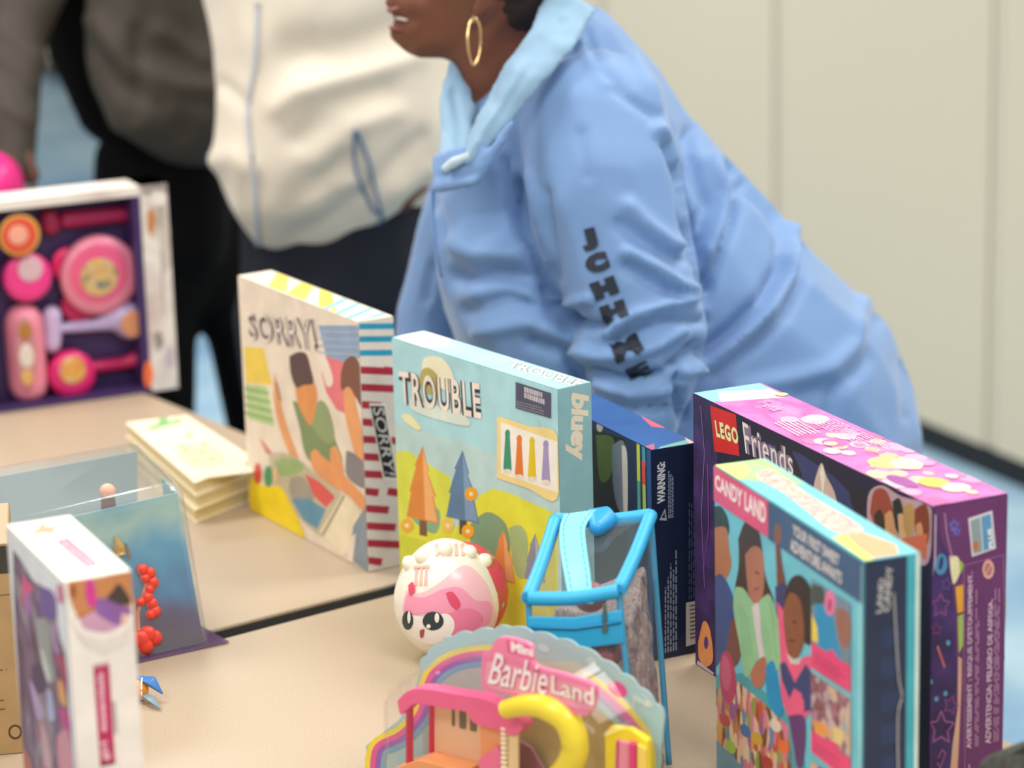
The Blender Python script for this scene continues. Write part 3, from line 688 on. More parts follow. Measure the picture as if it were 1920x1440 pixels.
# ================================================================ stacked books behind the clear pack
q4 = [tab(365, 905, .048), tab(480, 860, .048), tab(350, 778, .048), tab(235, 792, .048)]
cq = sum(q4, Vector()) / 4; cq.z = TZ
bcols = ['#EFE3C0', '#F2E7C6', '#F4ECD2']
for i, lab in enumerate(['pale cream flat book at the bottom of the stack beside the striped game', 'cream flat book in the middle of the stack', 'pale book with green title printing, topmost of the stack']):
    z0 = TZ + .0005 + .016 * i; z1 = z0 + .0155
    r = thing('book', Vector((cq.x, cq.y, z0)), lab, 'book', 'flat books stacked on the far table')
    a = math.radians((-.6, .8, 0)[i]); Rm = Matrix.Rotation(a, 3, 'Z')
    P = [cq + Rm @ (p - cq) * (1 - .008 * (2 - i)) for p in q4]
    def lay(za, zb, k): return ([Vector((*(cq + (p - cq) * k).xy, za)) for p in P], [Vector((*(cq + (p - cq) * k).xy, zb)) for p in P])
    bm = bmesh.new(); hexa(bm, *lay(z0 + .0016, z1 - .0016, .965)); build('pages', bm, M('#D9C99C', .7), r)
    bm = bmesh.new(); hexa(bm, *lay(z0, z0 + .0015, 1)); hexa(bm, *lay(z1 - .0015, z1, 1)); bevelled(bm, .0005, 1); build('cover', bm, M(bcols[i], .45), r)
    if i == 2:
        f = Canvas(Vector((*P[3].xy, z1)), Vector((*P[2].xy, z1)) - Vector((*P[3].xy, z1)), Vector((*P[0].xy, z1)) - Vector((*P[3].xy, z1)), clamp=False)
        f.fill('#EFE6CC', .04, .04, .96, .96)
        f.curve([(272, 800), (290, 795), (300, 784), (318, 788), (336, 782), (334, 794), (305, 800), (282, 808)], '#9CC486')
        f.curve([(296, 790), (310, 780), (312, 796), (298, 800)], '#86B878')
        f.blob(347, 816, 8, 6, '#CFC2A0'); f.curve([(320, 845), (350, 835), (395, 845), (400, 870), (350, 880), (325, 862)], '#E2D6B4')
        for (x, y) in ((340, 845), (365, 850), (380, 862), (350, 866), (330, 838), (372, 835)): f.blob(x, y, 9, 4, '#D2C6A2')
        f.build('cover_print', r, label='green and grey printing')

# ================================================================ clear domed sea-life pack
A0 = tab(400, 1207); dA = (tab(400, 1207) - tab(250, 1240)); dA.z = 0; dA.normalize(); nA = Vector((-dA.y, dA.x, 0))
zz = Vector((0, 0, 1)); A1 = A0 - dA * .215
FTR = at(345, 905, A0.y + .018); hT = FTR.z - TZ
def corner_top(px, py, z): return tab(px, py, z)
FTL = A1 + dA * .018 + nA * .016 + zz * (hT - .004)
BTR = tab(262, 822, hT - .004); BTL = BTR - dA * .165
B0 = A0 + nA * .150 - dA * .01; B1 = A1 + nA * .150
def lerp4(bot, top, k): return [b.lerp(t, k) for b, t in zip(bot, top)]
rt = thing('clear_toy_pack', (A0 + B1) / 2, 'clear domed plastic pack with blue sea picture and red coral', 'toy package')
bot = [A1, A0, B0, B1]; top = [FTL, FTR, BTR, BTL]
c0 = sum(bot, Vector()) / 4
bm = bmesh.new(); hexa(bm, [p + zz * .003 for p in bot], top)
bmesh.ops.recalc_face_normals(bm, faces=bm.faces)
te = [e for e in bm.edges if (e.verts[0].co.z > TZ + .02 or e.verts[1].co.z > TZ + .02)]
bmesh.ops.bevel(bm, geom=te, offset=.014, segments=5, affect='EDGES', profile=.5)
build('clear_dome', bm, CLR, rt, smooth=False)
bm = bmesh.new(); ob = [c0 + (p - c0) * 1.12 for p in bot]
hexa(bm, [p + zz * .0006 for p in ob], [p + zz * .003 for p in ob]); bevelled(bm, .001, 1); build('flange', bm, clear('purple_tinted_plastic', '#6A4A78', .55, .1), rt)
# printed insert
def gradz(name, z0, z1, stops):
    m = bpy.data.materials.new(name); m.use_nodes = True; nt = m.node_tree; b = nt.nodes['Principled BSDF']; b.inputs['Roughness'].default_value = .4
    g = nt.nodes.new('ShaderNodeNewGeometry'); sx = nt.nodes.new('ShaderNodeSeparateXYZ'); mr = nt.nodes.new('ShaderNodeMapRange'); r = nt.nodes.new('ShaderNodeValToRGB')
    n = nt.nodes.new('ShaderNodeTexNoise'); n.inputs['Scale'].default_value = 22; n.inputs['Detail'].default_value = 2; ma = nt.nodes.new('ShaderNodeMath'); ma.operation = 'MULTIPLY_ADD'; ma.inputs[1].default_value = .45; ma.inputs[2].default_value = -.22
    ad = nt.nodes.new('ShaderNodeMath')
    mr.inputs[1].default_value = z0; mr.inputs[2].default_value = z1
    nt.links.new(g.outputs['Position'], sx.inputs[0]); nt.links.new(g.outputs['Position'], n.inputs['Vector']); nt.links.new(sx.outputs[2], mr.inputs[0]); nt.links.new(n.outputs[0], ma.inputs[0])
    nt.links.new(mr.outputs[0], ad.inputs[0]); nt.links.new(ma.outputs[0], ad.inputs[1]); nt.links.new(ad.outputs[0], r.inputs[0]); nt.links.new(r.outputs[0], b.inputs['Base Color'])
    e = r.color_ramp.elements
    while len(e) < len(stops): e.new(.5)
    for i, (p, c) in enumerate(stops): e[i].position = p; e[i].color = lin(c)
    return m
sea = gradz('sea_print', TZ, TZ + hT, [(.02, '#3E2148'), (.24, '#4C3266'), (.36, '#2E6FA4'), (.58, '#4596BC'), (.80, '#A0C0B8'), (1, '#6AA6B6')])
ib = [c0 + (p - c0) * .93 + zz * .003 for p in bot]; ct = sum(top, Vector()) / 4; it = [ct + (p - ct) * .93 - zz * .008 for p in top]
bm = bmesh.new(); k = .985
i0 = [p.copy() for p in ib]; i1 = [a.lerp(b, k) for a, b in zip(ib, it)]
th = nA * .0012
hexa(bm, [i0[0], i0[1], i0[1] + th, i0[0] + th], [i1[0], i1[1], i1[1] + th, i1[0] + th]); build('printed_card', bm, sea, rt)
bm = bmesh.new(); hexa(bm, [i0[1] + nA * .002, i0[2].lerp(i0[1], .65), i0[2].lerp(i0[1], .65) - dA * .0012, i0[1] + nA * .002 - dA * .0012], [i1[1] + nA * .002, i1[2].lerp(i1[1], .65), i1[2].lerp(i1[1], .65) - dA * .0012, i1[1] + nA * .002 - dA * .0012])
build('printed_card_side', bm, sea, rt)
bm = bmesh.new(); hexa(bm, [i0[3] - nA * .003, i0[2] - nA * .003, i0[2], i0[3]], [i1[3] - nA * .003, i1[2] - nA * .003, i1[2], i1[3]]); build('backing_card', bm, M('#93A4A6', .5), rt)
bm = bmesh.new(); s0 = lerp4(ib, it, .62); s1 = lerp4(ib, it, .66); hexa(bm, [p + (sum(s0, Vector()) / 4 - p) * .04 for p in s0], [p + (sum(s1, Vector()) / 4 - p) * .04 for p in s1]); build('inner_tray', bm, mottle('grey_tray', ['#586870', '#7C8C92', '#8E9A9C'], scale=14), rt)
fO = i0[0]; fN = ((i0[1] - i0[0]).cross(i1[1] - i0[1])).normalized(); fN = fN if fN.dot(CAM - fO) > 0 else -fN
def on(x, y, w, O=fO, N=fN): return onplane(x, y, O + N * w, N)
bm = bmesh.new()
for (x, y, r) in ((266, 1068, 8), (280, 1074, 8), (272, 1084, 7), (286, 1092, 8), (280, 1104, 7), (276, 1120, 8), (284, 1132, 8), (290, 1146, 8), (282, 1152, 7), (276, 1190, 12), (262, 1200, 13), (288, 1196, 11), (270, 1212, 12), (264, 1128, 6)):
    ball(bm, on(x, y, .004), (r * .00078, .005, r * .00078), sub=2)
build('coral', bm, M('#E0402E', .35), rt, label='bright red coral branch')
bm = bmesh.new(); tube(bm, [on(262, 1215, .003), on(258, 1150, .003), on(270, 1110, .003), on(276, 1085, .003)], .002, 8); tube(bm, [on(250, 1120, .003), on(253, 1200, .003)], .0024, 8); build('coral_stem', bm, M('#D8783C', .4), rt)
bm = bmesh.new(); tube(bm, [on(225, 1040, .003), on(222, 1020, .003), on(215, 1005, .003)], [.006, .005, .001], 8); ball(bm, on(222, 1030, .004), (.006, .004, .008)); tube(bm, [on(236, 1018, .003), on(243, 1045, .003)], [.0006, .002], 6); build('gold_fish_figure', bm, M('#B89040', .4), rt)
fp = FTR.lerp(FTL, .36) + nA * .03 - zz * .012
bm = bmesh.new(); ball(bm, fp + zz * .010, (.008, .007, .008)); build('figurine_head', bm, M('#E8B098', .5), rt)
bm = bmesh.new(); tube(bm, [fp + zz * .008, fp, fp - zz * .03], [.006, .007, .009], 10); build('figurine_body', bm, M('#7A3424', .5), rt)

# ================================================================ white windowed doll-accessory box
B = Box('accessory_box', (-0.378, 1.999, -1.134, .148, .049, .303), 'tall white windowed box with a narrow pink side label', 'toy box', '#EFE7DE')
f = B.front(); f.fill('#EFE6E0')
packing = mottle('window_contents', ['#4C3034', '#6E4A50', '#8C6470', '#714A68', '#A0908C', '#A06068', '#BE8088'], scale=26, detail=2, stretch=(1, 1, .5), distort=.6)
f.poly([(25, 1030), (36, 1044), (50, 1068), (64, 1090), (88, 1104), (100, 1112), (107, 1125), (108, 1170), (114, 1200), (123, 1226), (128, 1270), (130, 1330), (136, 1400), (150, 1600), (175, 1827), (64, 1700), (52, 1500), (40, 1370), (31, 1200), (26, 1100)], packing)
f.line([(26, 1032), (29, 1110), (35, 1250), (44, 1380), (56, 1500)], .002, '#3A2428')
f.curve([(43, 1076), (52, 1090), (62, 1102), (54, 1116), (46, 1130), (42, 1100)], '#EE5C86'); f.curve([(47, 1112), (56, 1118), (56, 1150), (50, 1150)], '#B870B0')
f.curve([(74, 1098), (98, 1108), (106, 1130), (106, 1160), (84, 1156), (76, 1130)], '#7A5490'); f.line([(78, 1110), (80, 1152)], .002, '#A474B4')
f.curve([(66, 1160), (92, 1165), (98, 1230), (104, 1270), (90, 1280), (76, 1230)], '#A49C90'); f.curve([(76, 1215), (84, 1225), (94, 1272), (86, 1270)], '#DAD2C0')
f.curve([(97, 1170), (104, 1175), (107, 1205), (112, 1226), (102, 1215)], '#C890B4'); f.curve([(100, 1236), (112, 1250), (122, 1290), (126, 1268), (124, 1242), (114, 1225)], '#B04058')
f.curve([(55, 1272), (66, 1290), (84, 1340), (70, 1344)], '#C4A0BC'); f.curve([(108, 1270), (120, 1285), (126, 1325), (112, 1310)], '#E8A058'); f.curve([(88, 1290), (98, 1300), (104, 1348), (92, 1345)], '#B4B0C8')
f.curve([(110, 1330), (128, 1330), (134, 1375), (120, 1368)], '#C4407C'); f.curve([(76, 1344), (90, 1380), (98, 1440), (84, 1430)], '#D09CA0'); f.curve([(108, 1380), (128, 1370), (138, 1440), (112, 1440)], '#D88C94')
f.curve([(60, 1250), (76, 1245), (88, 1275), (80, 1300), (66, 1290)], '#5E3A52'); f.curve([(40, 1400), (52, 1410), (62, 1440), (44, 1440)], '#B86858')
f.blob(114, 1113, 6, 19, '#D04A74', -6); f.blob(114, 1113, 3, 12, '#E890A8', -6)
f.build('front_panel', B.root)
f = B.side(); f.fill('#F1E6DA')
f.curve([(126, 1091), (185, 1083), (247, 1072), (250, 1110), (243, 1145), (225, 1172), (195, 1186), (165, 1178), (142, 1150), (130, 1120)], '#CB8652')
f.curve([(160, 1180), (150, 1165), (172, 1148), (205, 1146), (235, 1152), (225, 1174), (195, 1186)], '#CF9DB4')
f.curve([(176, 1128), (190, 1120), (215, 1130), (245, 1142), (240, 1158), (222, 1172), (195, 1160), (180, 1148)], '#8E5E9E')
f.curve([(160, 1088), (172, 1086), (180, 1110), (178, 1136), (168, 1138), (160, 1118)], '#D43E8C')
f.curve([(198, 1122), (210, 1108), (222, 1094), (235, 1108), (245, 1130), (225, 1134)], '#4A3A34')
f.blob(137, 1108, 5, 14, '#8E4A24'); f.line([(142, 1158), (180, 1140)], .0012, '#B06C50')
f.poly([(228, 1150), (242, 1152), (236, 1170), (226, 1172)], '#E8B8A4')
f.poly([(174, 1246), (204, 1240), (216, 1432), (188, 1438)], '#BC2A58'); f.poly([(174, 1246), (204, 1240), (204, 1247), (174, 1252)], '#C8A0A8'); f.poly([(187, 1431), (216, 1425), (216, 1432), (188, 1438)], '#8A2440')
f.text('girl  essentials', [(190, 1428), (181, 1262), (197, 1259), (207, 1424)], '#F0C4CC', .03)
f.rules([(214, 1376), (208, 1296), (215, 1295), (221, 1374)], 2, '#9A8A88', .001, 4)
for k in range(5):
    f.line([(131 + 4 * k, 1160 + 9 * k - k * k * 0), (150 + 3 * k, 1190 + 6 * k), (195, 1204 + 6 * k), (232 - 2 * k, 1188 + 7 * k), (250, 1160 + 9 * k)], .0005, '#DCCFC4')
f.line([(252, 1095), (262, 1400)], .0014, '#F6ECE2')
f.build('side_panel', B.root)
f = B.top(); f.fill('#E8E0D0')
f.curve([(58, 998), (72, 990), (78, 974), (84, 986), (104, 988), (98, 1002), (84, 1000), (66, 1003)], '#CE8A66')
f.poly([(104, 1015), (126, 1008), (187, 1060), (164, 1066)], '#CC4A6C'); f.text('girl essentials', [(122, 1012), (182, 1060), (168, 1064), (110, 1017)], '#F4C4CC', .02)
f.build('top_panel', B.root)

# ================================================================ brown shipping carton at the left edge
pR = tab(46, 1412); ua = math.radians(9)
u_ = Vector((math.cos(ua), math.sin(ua), 0)); p0 = pR - u_ * .22
B = Box('carton_box', (p0.x, p0.y, ua, .22, .12, .192), 'brown cardboard carton with small dark print at the left edge', 'box', '#A5875C')
f = B.front(); f.fill('#A8895E'); f.polyuv([(0, .165), (.22, .165), (.22, .19), (0, .19)], '#3A342C')
f.polyuv([(.14, .176), (.205, .176), (.205, .189), (.14, .189)], '#D8A850')
for (v, n) in ((.155, 1), (.138, 1), (.108, 1), (.098, 1), (.088, 1), (.078, 1), (.05, 1), (.042, 1)):
    f.rules([(.3, v / .192 + .012, 0), (.97, v / .192 + .012, 0), (.97, v / .192 - .012, 0), (.3, v / .192 - .012, 0)], n, '#6A5436', .0012, int(v * 1000), (.9, 1))
f.line([(.3, .76, 0), (.99, .76, 0)], .0008, '#6A5436')
for u in (.78, .88, .97): f.polyuv([(u * .22 + .006 * math.cos(t), .02 + .007 * math.sin(t)) for t in [k * .52 for k in range(12)]], '#4A3A24'); f.polyuv([(u * .22 + .0042 * math.cos(t), .02 + .005 * math.sin(t)) for t in [k * .52 for k in range(12)]], '#A8895E')
f.build('front_panel', B.root)

# ================================================================ little blue and orange figure on the table
c = tab(262, 1312)
r = thing('toy_fish', c, 'tiny orange toy with blue fins lying by the tall white box', 'toy')
bm = bmesh.new(); ball(bm, c + Vector((0, 0, .010)), (.009, .009, .010)); build('body', bm, M('#F0982C', .35), r)
for k, (px_, w, fc) in enumerate((((304, 1300), .0085, '#3C78BC'), ((300, 1328), .005, '#7A9098'))):
    bm = bmesh.new(); a = c + Vector((-.002, .002, .021 - .014 * k)); e = tab(px_[0], px_[1], .008 - .005 * k); m_ = a.lerp(e, .6) + Vector((0, 0, .006 - .003 * k)); d = (e - a).cross(Vector((0, -.2, 1))).normalized()
    hull_part(bm, [(a, .0016), (m_ + d * w * .6, .0014), (m_ - d * w * .6, .0014), (e, .0009)]); build('fin', bm, M(fc, .3), r)
bm = bmesh.new(); bmesh.ops.create_circle(bm, segments=20, radius=.010, cap_ends=False)
for v in bm.verts: v.co = c + Vector((.0035, 0, .011)) + Vector((0, v.co.x, v.co.y))
ring = [v.co.copy() for v in bm.verts]; bm.free(); bm = bmesh.new(); tube(bm, ring + [ring[0]], .0009, 6, cap=False); build('white_stripe', bm, M('#F4EDE6', .4), r)

# ================================================================ white egg-shaped surprise pack
ec = Vector((0, 0, 0)); eb = tab(838, 1232); eY = eb.y; ce = at(838, 1122, eY + .002); er = ce.z - TZ
r = thing('surprise_egg', Vector((ce.x, ce.y, TZ)), 'round white toy egg printed with a pink animal face', 'toy package')
bm = bmesh.new(); vs = ball(bm, ce, (.0505, .046, er), sub=4)
for v in vs:
    k = (v.co.z - ce.z) / er
    if k > 0: v.co.x = ce.x + (v.co.x - ce.x) * (1 - .10 * k)
build('shell', bm.copy(), M('#F1ECDD', .22, .6), r, smooth=True); bvh = BVHTree.FromBMesh(bm); bm.free()
bm = bmesh.new(); mats = [M('#F39CB8', .25), M('#F4C3C9', .25), M('#22343E', .15), M('#F6F0EC', .2), M('#E0506E', .3), M('#A85048', .3), M('#ED7FA6', .25), M('#F0B4A4', .3)]
decal(bm, bvh, crv([(762, 1108), (790, 1112), (825, 1092), (870, 1060), (905, 1085), (922, 1120), (928, 1170), (900, 1196), (850, 1206), (800, 1202), (768, 1180), (756, 1145)]), 1, .0006)
decal(bm, bvh, crv([(764, 1115), (795, 1120), (830, 1105), (862, 1102), (890, 1125), (918, 1130), (918, 1165), (888, 1184), (845, 1190), (828, 1150), (790, 1150), (760, 1150)]), 0, .0010)
decal(bm, bvh, crv([(840, 1150), (880, 1140), (905, 1160), (880, 1186), (848, 1190)]), 6, .0013)
decal(bm, bvh, crv([(762, 1150), (800, 1155), (838, 1150), (852, 1170), (840, 1195), (805, 1206), (775, 1192), (760, 1170)]), 3, .0015)
decal(bm, bvh, ell(767, 1162, 10, 17), 2, .0019, 4); decal(bm, bvh, ell(813, 1163, 19, 17), 2, .0019, 4)
decal(bm, bvh, ell(770, 1156, 3, 11), 3, .0023, 3); decal(bm, bvh, ell(820, 1157, 4, 9), 3, .0023, 3); decal(bm, bvh, ell(805, 1172, 4, 4), 3, .0023, 3)
decal(bm, bvh, crv([(789, 1180), (797, 1178), (795, 1192), (790, 1192)]), 5, .0021, 3)
decal(bm, bvh, crv([(836, 1112), (848, 1110), (862, 1130), (856, 1142), (844, 1132)]), 4, .0019, 3); decal(bm, bvh, crv([(768, 1098), (776, 1092), (780, 1108), (770, 1116)]), 4, .0019, 3)
for x in (781, 790, 799): decal(bm, bvh, [(x, 1064), (x + 4, 1064), (x + 2, 1098), (x - 3, 1098)], 7, .0012, 3)
decal(bm, bvh, [(776, 1062), (806, 1060), (806, 1066), (777, 1068)], 7, .0014, 3)
for x in range(815, 875, 12): decal(bm, bvh, [(x, 1022), (x + 6, 1020), (x + 8, 1042), (x + 2, 1044)], 7, .0012, 3)
build('printed_face', bm, mats, r)
bm = bmesh.new(); cb = ce + Vector((.014, .012, .001)); ball(bm, cb, (.044, .040, er * .86)); build('red_back_label', bm, mottle('red_label', ['#C83A50', '#D8485C', '#D8485C', '#B06048', '#E0C8A8'], scale=55), r, label='red printed label round the back of the shell')
bm = bmesh.new()
for x, y in ((768, 1042), (792, 1030), (835, 1018), (880, 1022), (908, 1038)):
    h = bvh.ray_cast(CAM, ray(x, y + 14)); b0 = h[0] if h[0] else ce; bmesh.ops.translate(bm, verts=[], vec=(0, 0, 0)); hull_part(bm, [(b0, .0075), (b0 + Vector(((x - 838) * .00004, 0, .004)), .003)])
build('crown_points', bm, M('#F6F0DA', .3), r)

# ================================================================ clear vinyl bag with turquoise trim
Yf, Yb = 2.17, 2.30
bt = [at(990, 1122, Yf), at(1160, 1108, Yf - .01), at(1220, 966, Yb), at(1042, 974, Yb)]
bb = [Vector((bt[0].x + .004, Yf - .004, TZ)), Vector((bt[1].x + .014, Yf - .020, TZ)), Vector((bt[2].x + .009, 2.225, TZ)), Vector((bt[3].x, 2.24, TZ))]
r = thing('clear_bag', (bb[0] + bb[2]) / 2, 'clear vinyl bag with turquoise piping, strap and zip', 'bag')
bm = bmesh.new(); hexa(bm, [p + zz * .001 for p in bb], bt); bevelled(bm, .006, 3); build('clear_body', bm, CLR2, r)
blue = M('#35A9D9', .45, .4, bump=.1, bscale=400); lblue = M('#7FD3EA', .45, .4, bump=.15, bscale=300)
def edge(a, b, sag=0, w=.0034): return spline([a, a.lerp(b, .5) + zz * sag, b], 6)
for i, (a, b) in enumerate(((0, 1), (1, 2), (2, 3), (3, 0))):
    bm = bmesh.new(); tube(bm, edge(bt[a], bt[b], -.003), .0060, 12); build('top_piping', bm, blue, r)
for i in (0, 1, 2):
    bm = bmesh.new(); tube(bm, edge(bt[i], bb[i] + zz * .003, 0), .0026, 8); build('side_piping', bm, M('#4C9CC4', .45), r)
bm = bmesh.new(); d = .018
F0 = bt[0].lerp(bb[0], .09); F1 = bt[1].lerp(bb[1], .09); G0 = bt[0].lerp(bb[0], .23); G1 = bt[1].lerp(bb[1], .23); o_ = Vector((0, -.002, 0))
sheet(bm, [F0 + o_, F0.lerp(F1, .5) + o_ * 1.6 - zz * .003, F1 + o_], [G0 + o_, G0.lerp(G1, .5) + o_ * 1.6 - zz * .003, G1 + o_], .0012); build('zip_band', bm, blue, r)
bm = bmesh.new(); tube(bm, [F0.lerp(G0, .3) + o_ * 2.4, F0.lerp(F1, .5).lerp(G0.lerp(G1, .5), .3) + o_ * 3 - zz * .003, F1.lerp(G1, .3) + o_ * 2.4], .0011, 6); build('zip_teeth', bm, M('#1F84B4', .4), r)
bm = bmesh.new(); zp = at(1134, 1145, Yf - .014); tube(bm, [zp + zz * .006, zp - zz * .018], [.0015, .0022], 8); build('zip_pull', bm, M('#B8C4B0', .25, metal=.7), r, label='small metal zip pull')
# strap over the lid
sa = [at(1060, 966, Yb - .004), at(1052, 1000, 2.268), at(1054, 1050, 2.225), at(1062, 1095, 2.185), at(1070, 1128, Yf - .008)]
sb = [at(1118, 958, Yb - .004), at(1096, 995, 2.268), at(1098, 1045, 2.225), at(1104, 1085, 2.185), at(1108, 1120, Yf - .012)]
up = [0, .004, .007, .005, .001]
sb[-1] = at(1110, 1132, Yf - .010); sa = spline([p + zz * u for p, u in zip(sa, up)], 4); sb = spline([p + zz * u for p, u in zip(sb, up)], 4)
bm = bmesh.new(); sheet(bm, sa, sb, .0013); so = build('strap', bm, lblue, r, label='pale turquoise webbing strap')
bm = bmesh.new()
for e in ((sa, sb, .12), (sb, sa, .12)):
    ln = [a.lerp(b, e[2]) + Vector((0, -.0008, .0014)) for a, b in zip(e[0], e[1])]
    for i in range(0, len(ln) - 1): tube(bm, [ln[i].lerp(ln[i + 1], .1), ln[i].lerp(ln[i + 1], .8)], .00035, 5)
build('stitching', bm, M('#3C9CC8', .5), so)
bm = bmesh.new(); hull_part(bm, [(at(1112, 966, Yb), .006), (at(1120, 990, Yb - .03), .007), (at(1142, 975, Yb - .01), .0075), (at(1136, 962, Yb), .006)]); build('folded_strap_end', bm, M('#1E97D4', .4), r)
hair = mottle('doll_hair', ['#5A4A50', '#8E7C80', '#B4A29A', '#7C6C78', '#C8B49C', '#94848C', '#B8A8B0'], scale=55, stretch=(5, 5, .5), detail=4, distort=.3, rough=.5)
rd = thing('doll', (bb[1] + bb[2]) / 2 - Vector((.02, 0, 0)), 'brown haired doll packed inside the clear turquoise bag', 'doll')
cin = (bb[0] + bb[1] + bb[2] + bb[3]) / 4
bm = bmesh.new(); hb = [cin + (p - cin) * .88 for p in bb]; ht = [p + (sum(bt, Vector()) / 4 - p) * .12 - zz * .004 for p in bt]
def inn(a, b, k, s): return ht[a].lerp(ht[b], s).lerp(hb[a].lerp(hb[b], s), k)
hull_part(bm, [(inn(1, 2, .25, .3), .004), (inn(1, 2, .15, .85), .004), (inn(0, 3, .3, .8), .004), (inn(1, 2, .95, .1), .006), (inn(1, 2, .95, .9), .006), (inn(0, 3, .9, .8), .006)])
bm = organic(bm, .0025, 3); fold(bm, [], .002, 60); build('hair', bm, hair, rd, smooth=True)
bm = bmesh.new(); ball(bm, inn(0, 1, .30, .8) + Vector((0, .008, 0)), (.016, .012, .014)); ball(bm, inn(0, 1, .55, .75), (.020, .012, .02)); build('dress', bm, mottle('dress_print', ['#3C1C24', '#7C2C34', '#A84C54', '#5C3038'], scale=70), rd, smooth=True)
bm = bmesh.new(); ball(bm, inn(0, 1, .12, .68) + Vector((0, .03, .008)), (.014, .012, .013)); build('face', bm, M('#B0605C', .5), rd, smooth=True)
bm = bmesh.new(); hull_part(bm, [(at(1118, 1228, Yf + .004), .003), (at(1140, 1224, Yf + .004), .004)]); ball(bm, at(1168, 1218, Yf + .004), (.003, .003, .006)); build('silver_trim', bm, M('#E8DCCC', .15, metal=.5), rd, label='shiny pale buckle')

# ================================================================ playset pack with rainbow card (front)
KA = math.radians(-37); KU = Vector((math.cos(KA), math.sin(KA), 0)); KO = Vector((0.004, 2.122, TZ)); KN = Vector((math.sin(KA), -math.cos(KA), 0))
def kp(x, y, w=0.0):
    p = onplane(x, y, KO + KN * w, KN); p.z = max(p.z, TZ + .001); return p
r = thing('playset_package', KO, 'clear fronted playset pack with pink house on a rainbow cloud card', 'toy package')
zb = lambda x: None
def kbot(x, w=0.0):
    p = kp(x, 1500, w); return Vector((p.x, p.y, TZ + .001))
def scal(pts, bulge=6):
    out = []
    for (x0, y0), (x1, y1) in zip(pts[:-1], pts[1:]):
        for k in range(5):
            t = k / 5; b = bulge * math.sin(math.pi * t); dx, dy = x1 - x0, y1 - y0; L = math.hypot(dx, dy)
            out.append((x0 + dx * t + dy / L * b, y0 + dy * t - dx / L * b))
    return out + [pts[-1]]
topl = scal([(788, 1250), (800, 1228), (825, 1207), (848, 1193), (885, 1186), (925, 1180), (958, 1176), (1000, 1186), (1045, 1198), (1085, 1212), (1128, 1236), (1165, 1262), (1198, 1288), (1228, 1318), (1246, 1344)])
outl = [(686, 1398), (748, 1350), (768, 1316), (782, 1280)] + topl + [(1240, 1400)]
P3 = [kp(x, y) for x, y in outl]
base = [kbot(1226), kbot(735), kbot(690)]
bm = bmesh.new(); prism(bm, P3 + base, -KN, .0012); build('backing_card', bm, M('#A9CDD2', .45), r, label='cloud-edged pale blue card')
f = Canvas(KO - KU * .3 + zz * .001, KU * .6, zz * .3, base=.0002, clamp=True); f.N = KN
def band(c, pl, w): f.line(pl, w, c)
def strip(outer, inner, c): f.poly(outer + inner[::-1], c)
# centre of the card
f.poly([(815, 1240), (960, 1225), (1100, 1250), (1150, 1300), (1195, 1400), (1200, 1520), (800, 1560), (790, 1330)], '#B9C0BE')
f.poly([(820, 1330), (1150, 1330), (1165, 1440), (1180, 1520), (830, 1560)], '#B9A66E')
f.poly([(1000, 1240), (1080, 1240), (1150, 1290), (1130, 1330), (1000, 1290)], '#C9D2C4')
def arc(pts, off):
    q = spline([(x, y, 0) for x, y in pts], 6); o = []
    for i, p in enumerate(q):
        t = (q[min(i + 1, len(q) - 1)] - q[max(i - 1, 0)]).normalized(); o.append((p.x - t.y * off * -1, p.y + t.x * off * -1))
    return o
L = [(688, 1545), (690, 1405), (745, 1364), (775, 1330), (785, 1290), (800, 1255), (835, 1228), (880, 1214), (935, 1210)]
Rr = [(1112, 1262), (1150, 1290), (1190, 1330), (1222, 1375), (1232, 1430), (1228, 1500)]
for k, c in enumerate(('#F2DF4E', '#E85FA4', '#9C68BC', '#7EB0CC')):
    a, b = arc(L, -k * 10 + 2), arc(L, -(k + 1) * 10 + 2); strip(a, b, c)
    a, b = arc(Rr, -k * 11 - 2), arc(Rr, -(k + 1) * 11 - 2); strip(a, b, ('#EFE060', '#E87CC4', '#B89CD0', '#A9D8E4')[k])
f.blob(1158, 1292, 20, 13, '#EC4FA0', 35); f.blob(1148, 1284, 5, 6, '#F4B0B4')
for (x, y) in ((1215, 1318), (1195, 1310), (1110, 1240), (1020, 1215)): f.blob(x, y, 12, 7, '#C4E0E0', 30)
f.line([(1190, 1310), (1186, 1330), (1196, 1345)], .0009, '#F4EEC8'); f.line([(1205, 1300), (1216, 1312), (1214, 1325), (1206, 1318)], .0009, '#F4F4E8')
f.build('rainbow_print', r, label='rainbow arch printed on the card')
# pink name banner
bn = crv([(911, 1222), (925, 1216), (935, 1198), (950, 1192), (985, 1200), (1003, 1212), (1008, 1244), (1060, 1260), (1105, 1275), (1122, 1286), (1120, 1320), (1106, 1338), (1080, 1334), (1020, 1316), (960, 1300), (915, 1292), (909, 1260)], 4)
bm = bmesh.new(); prism(bm, [kp(x, y, .040) for x, y in bn], KN, .0045); bo = build('name_banner', bm, M('#EE7FA6', .25, .6), r)
f = Canvas(KO - KU * .3 + KN * .0447, KU * .6, zz * .3, base=.0002, clamp=False); f.N = KN
f.poly(crv([(913, 1240), (950, 1245), (1000, 1262), (1050, 1275), (1112, 1296), (1114, 1330), (1080, 1328), (1000, 1306), (916, 1288)], 3), '#F39AB4')
f.poly([(950, 1199), (1001, 1213), (1003, 1235), (952, 1222)], '#E35C90')
f.text('Mini', [(958, 1202), (1000, 1214), (1001, 1232), (959, 1221)], '#FBEFF2', .04)
f.text('Barbie', [(930, 1226), (1034, 1250), (1026, 1306), (914, 1284)], '#C8346E', .05); f.text('Barbie', [(930, 1224), (1032, 1248), (1024, 1304), (914, 1282)], '#FDF3F4', .01)
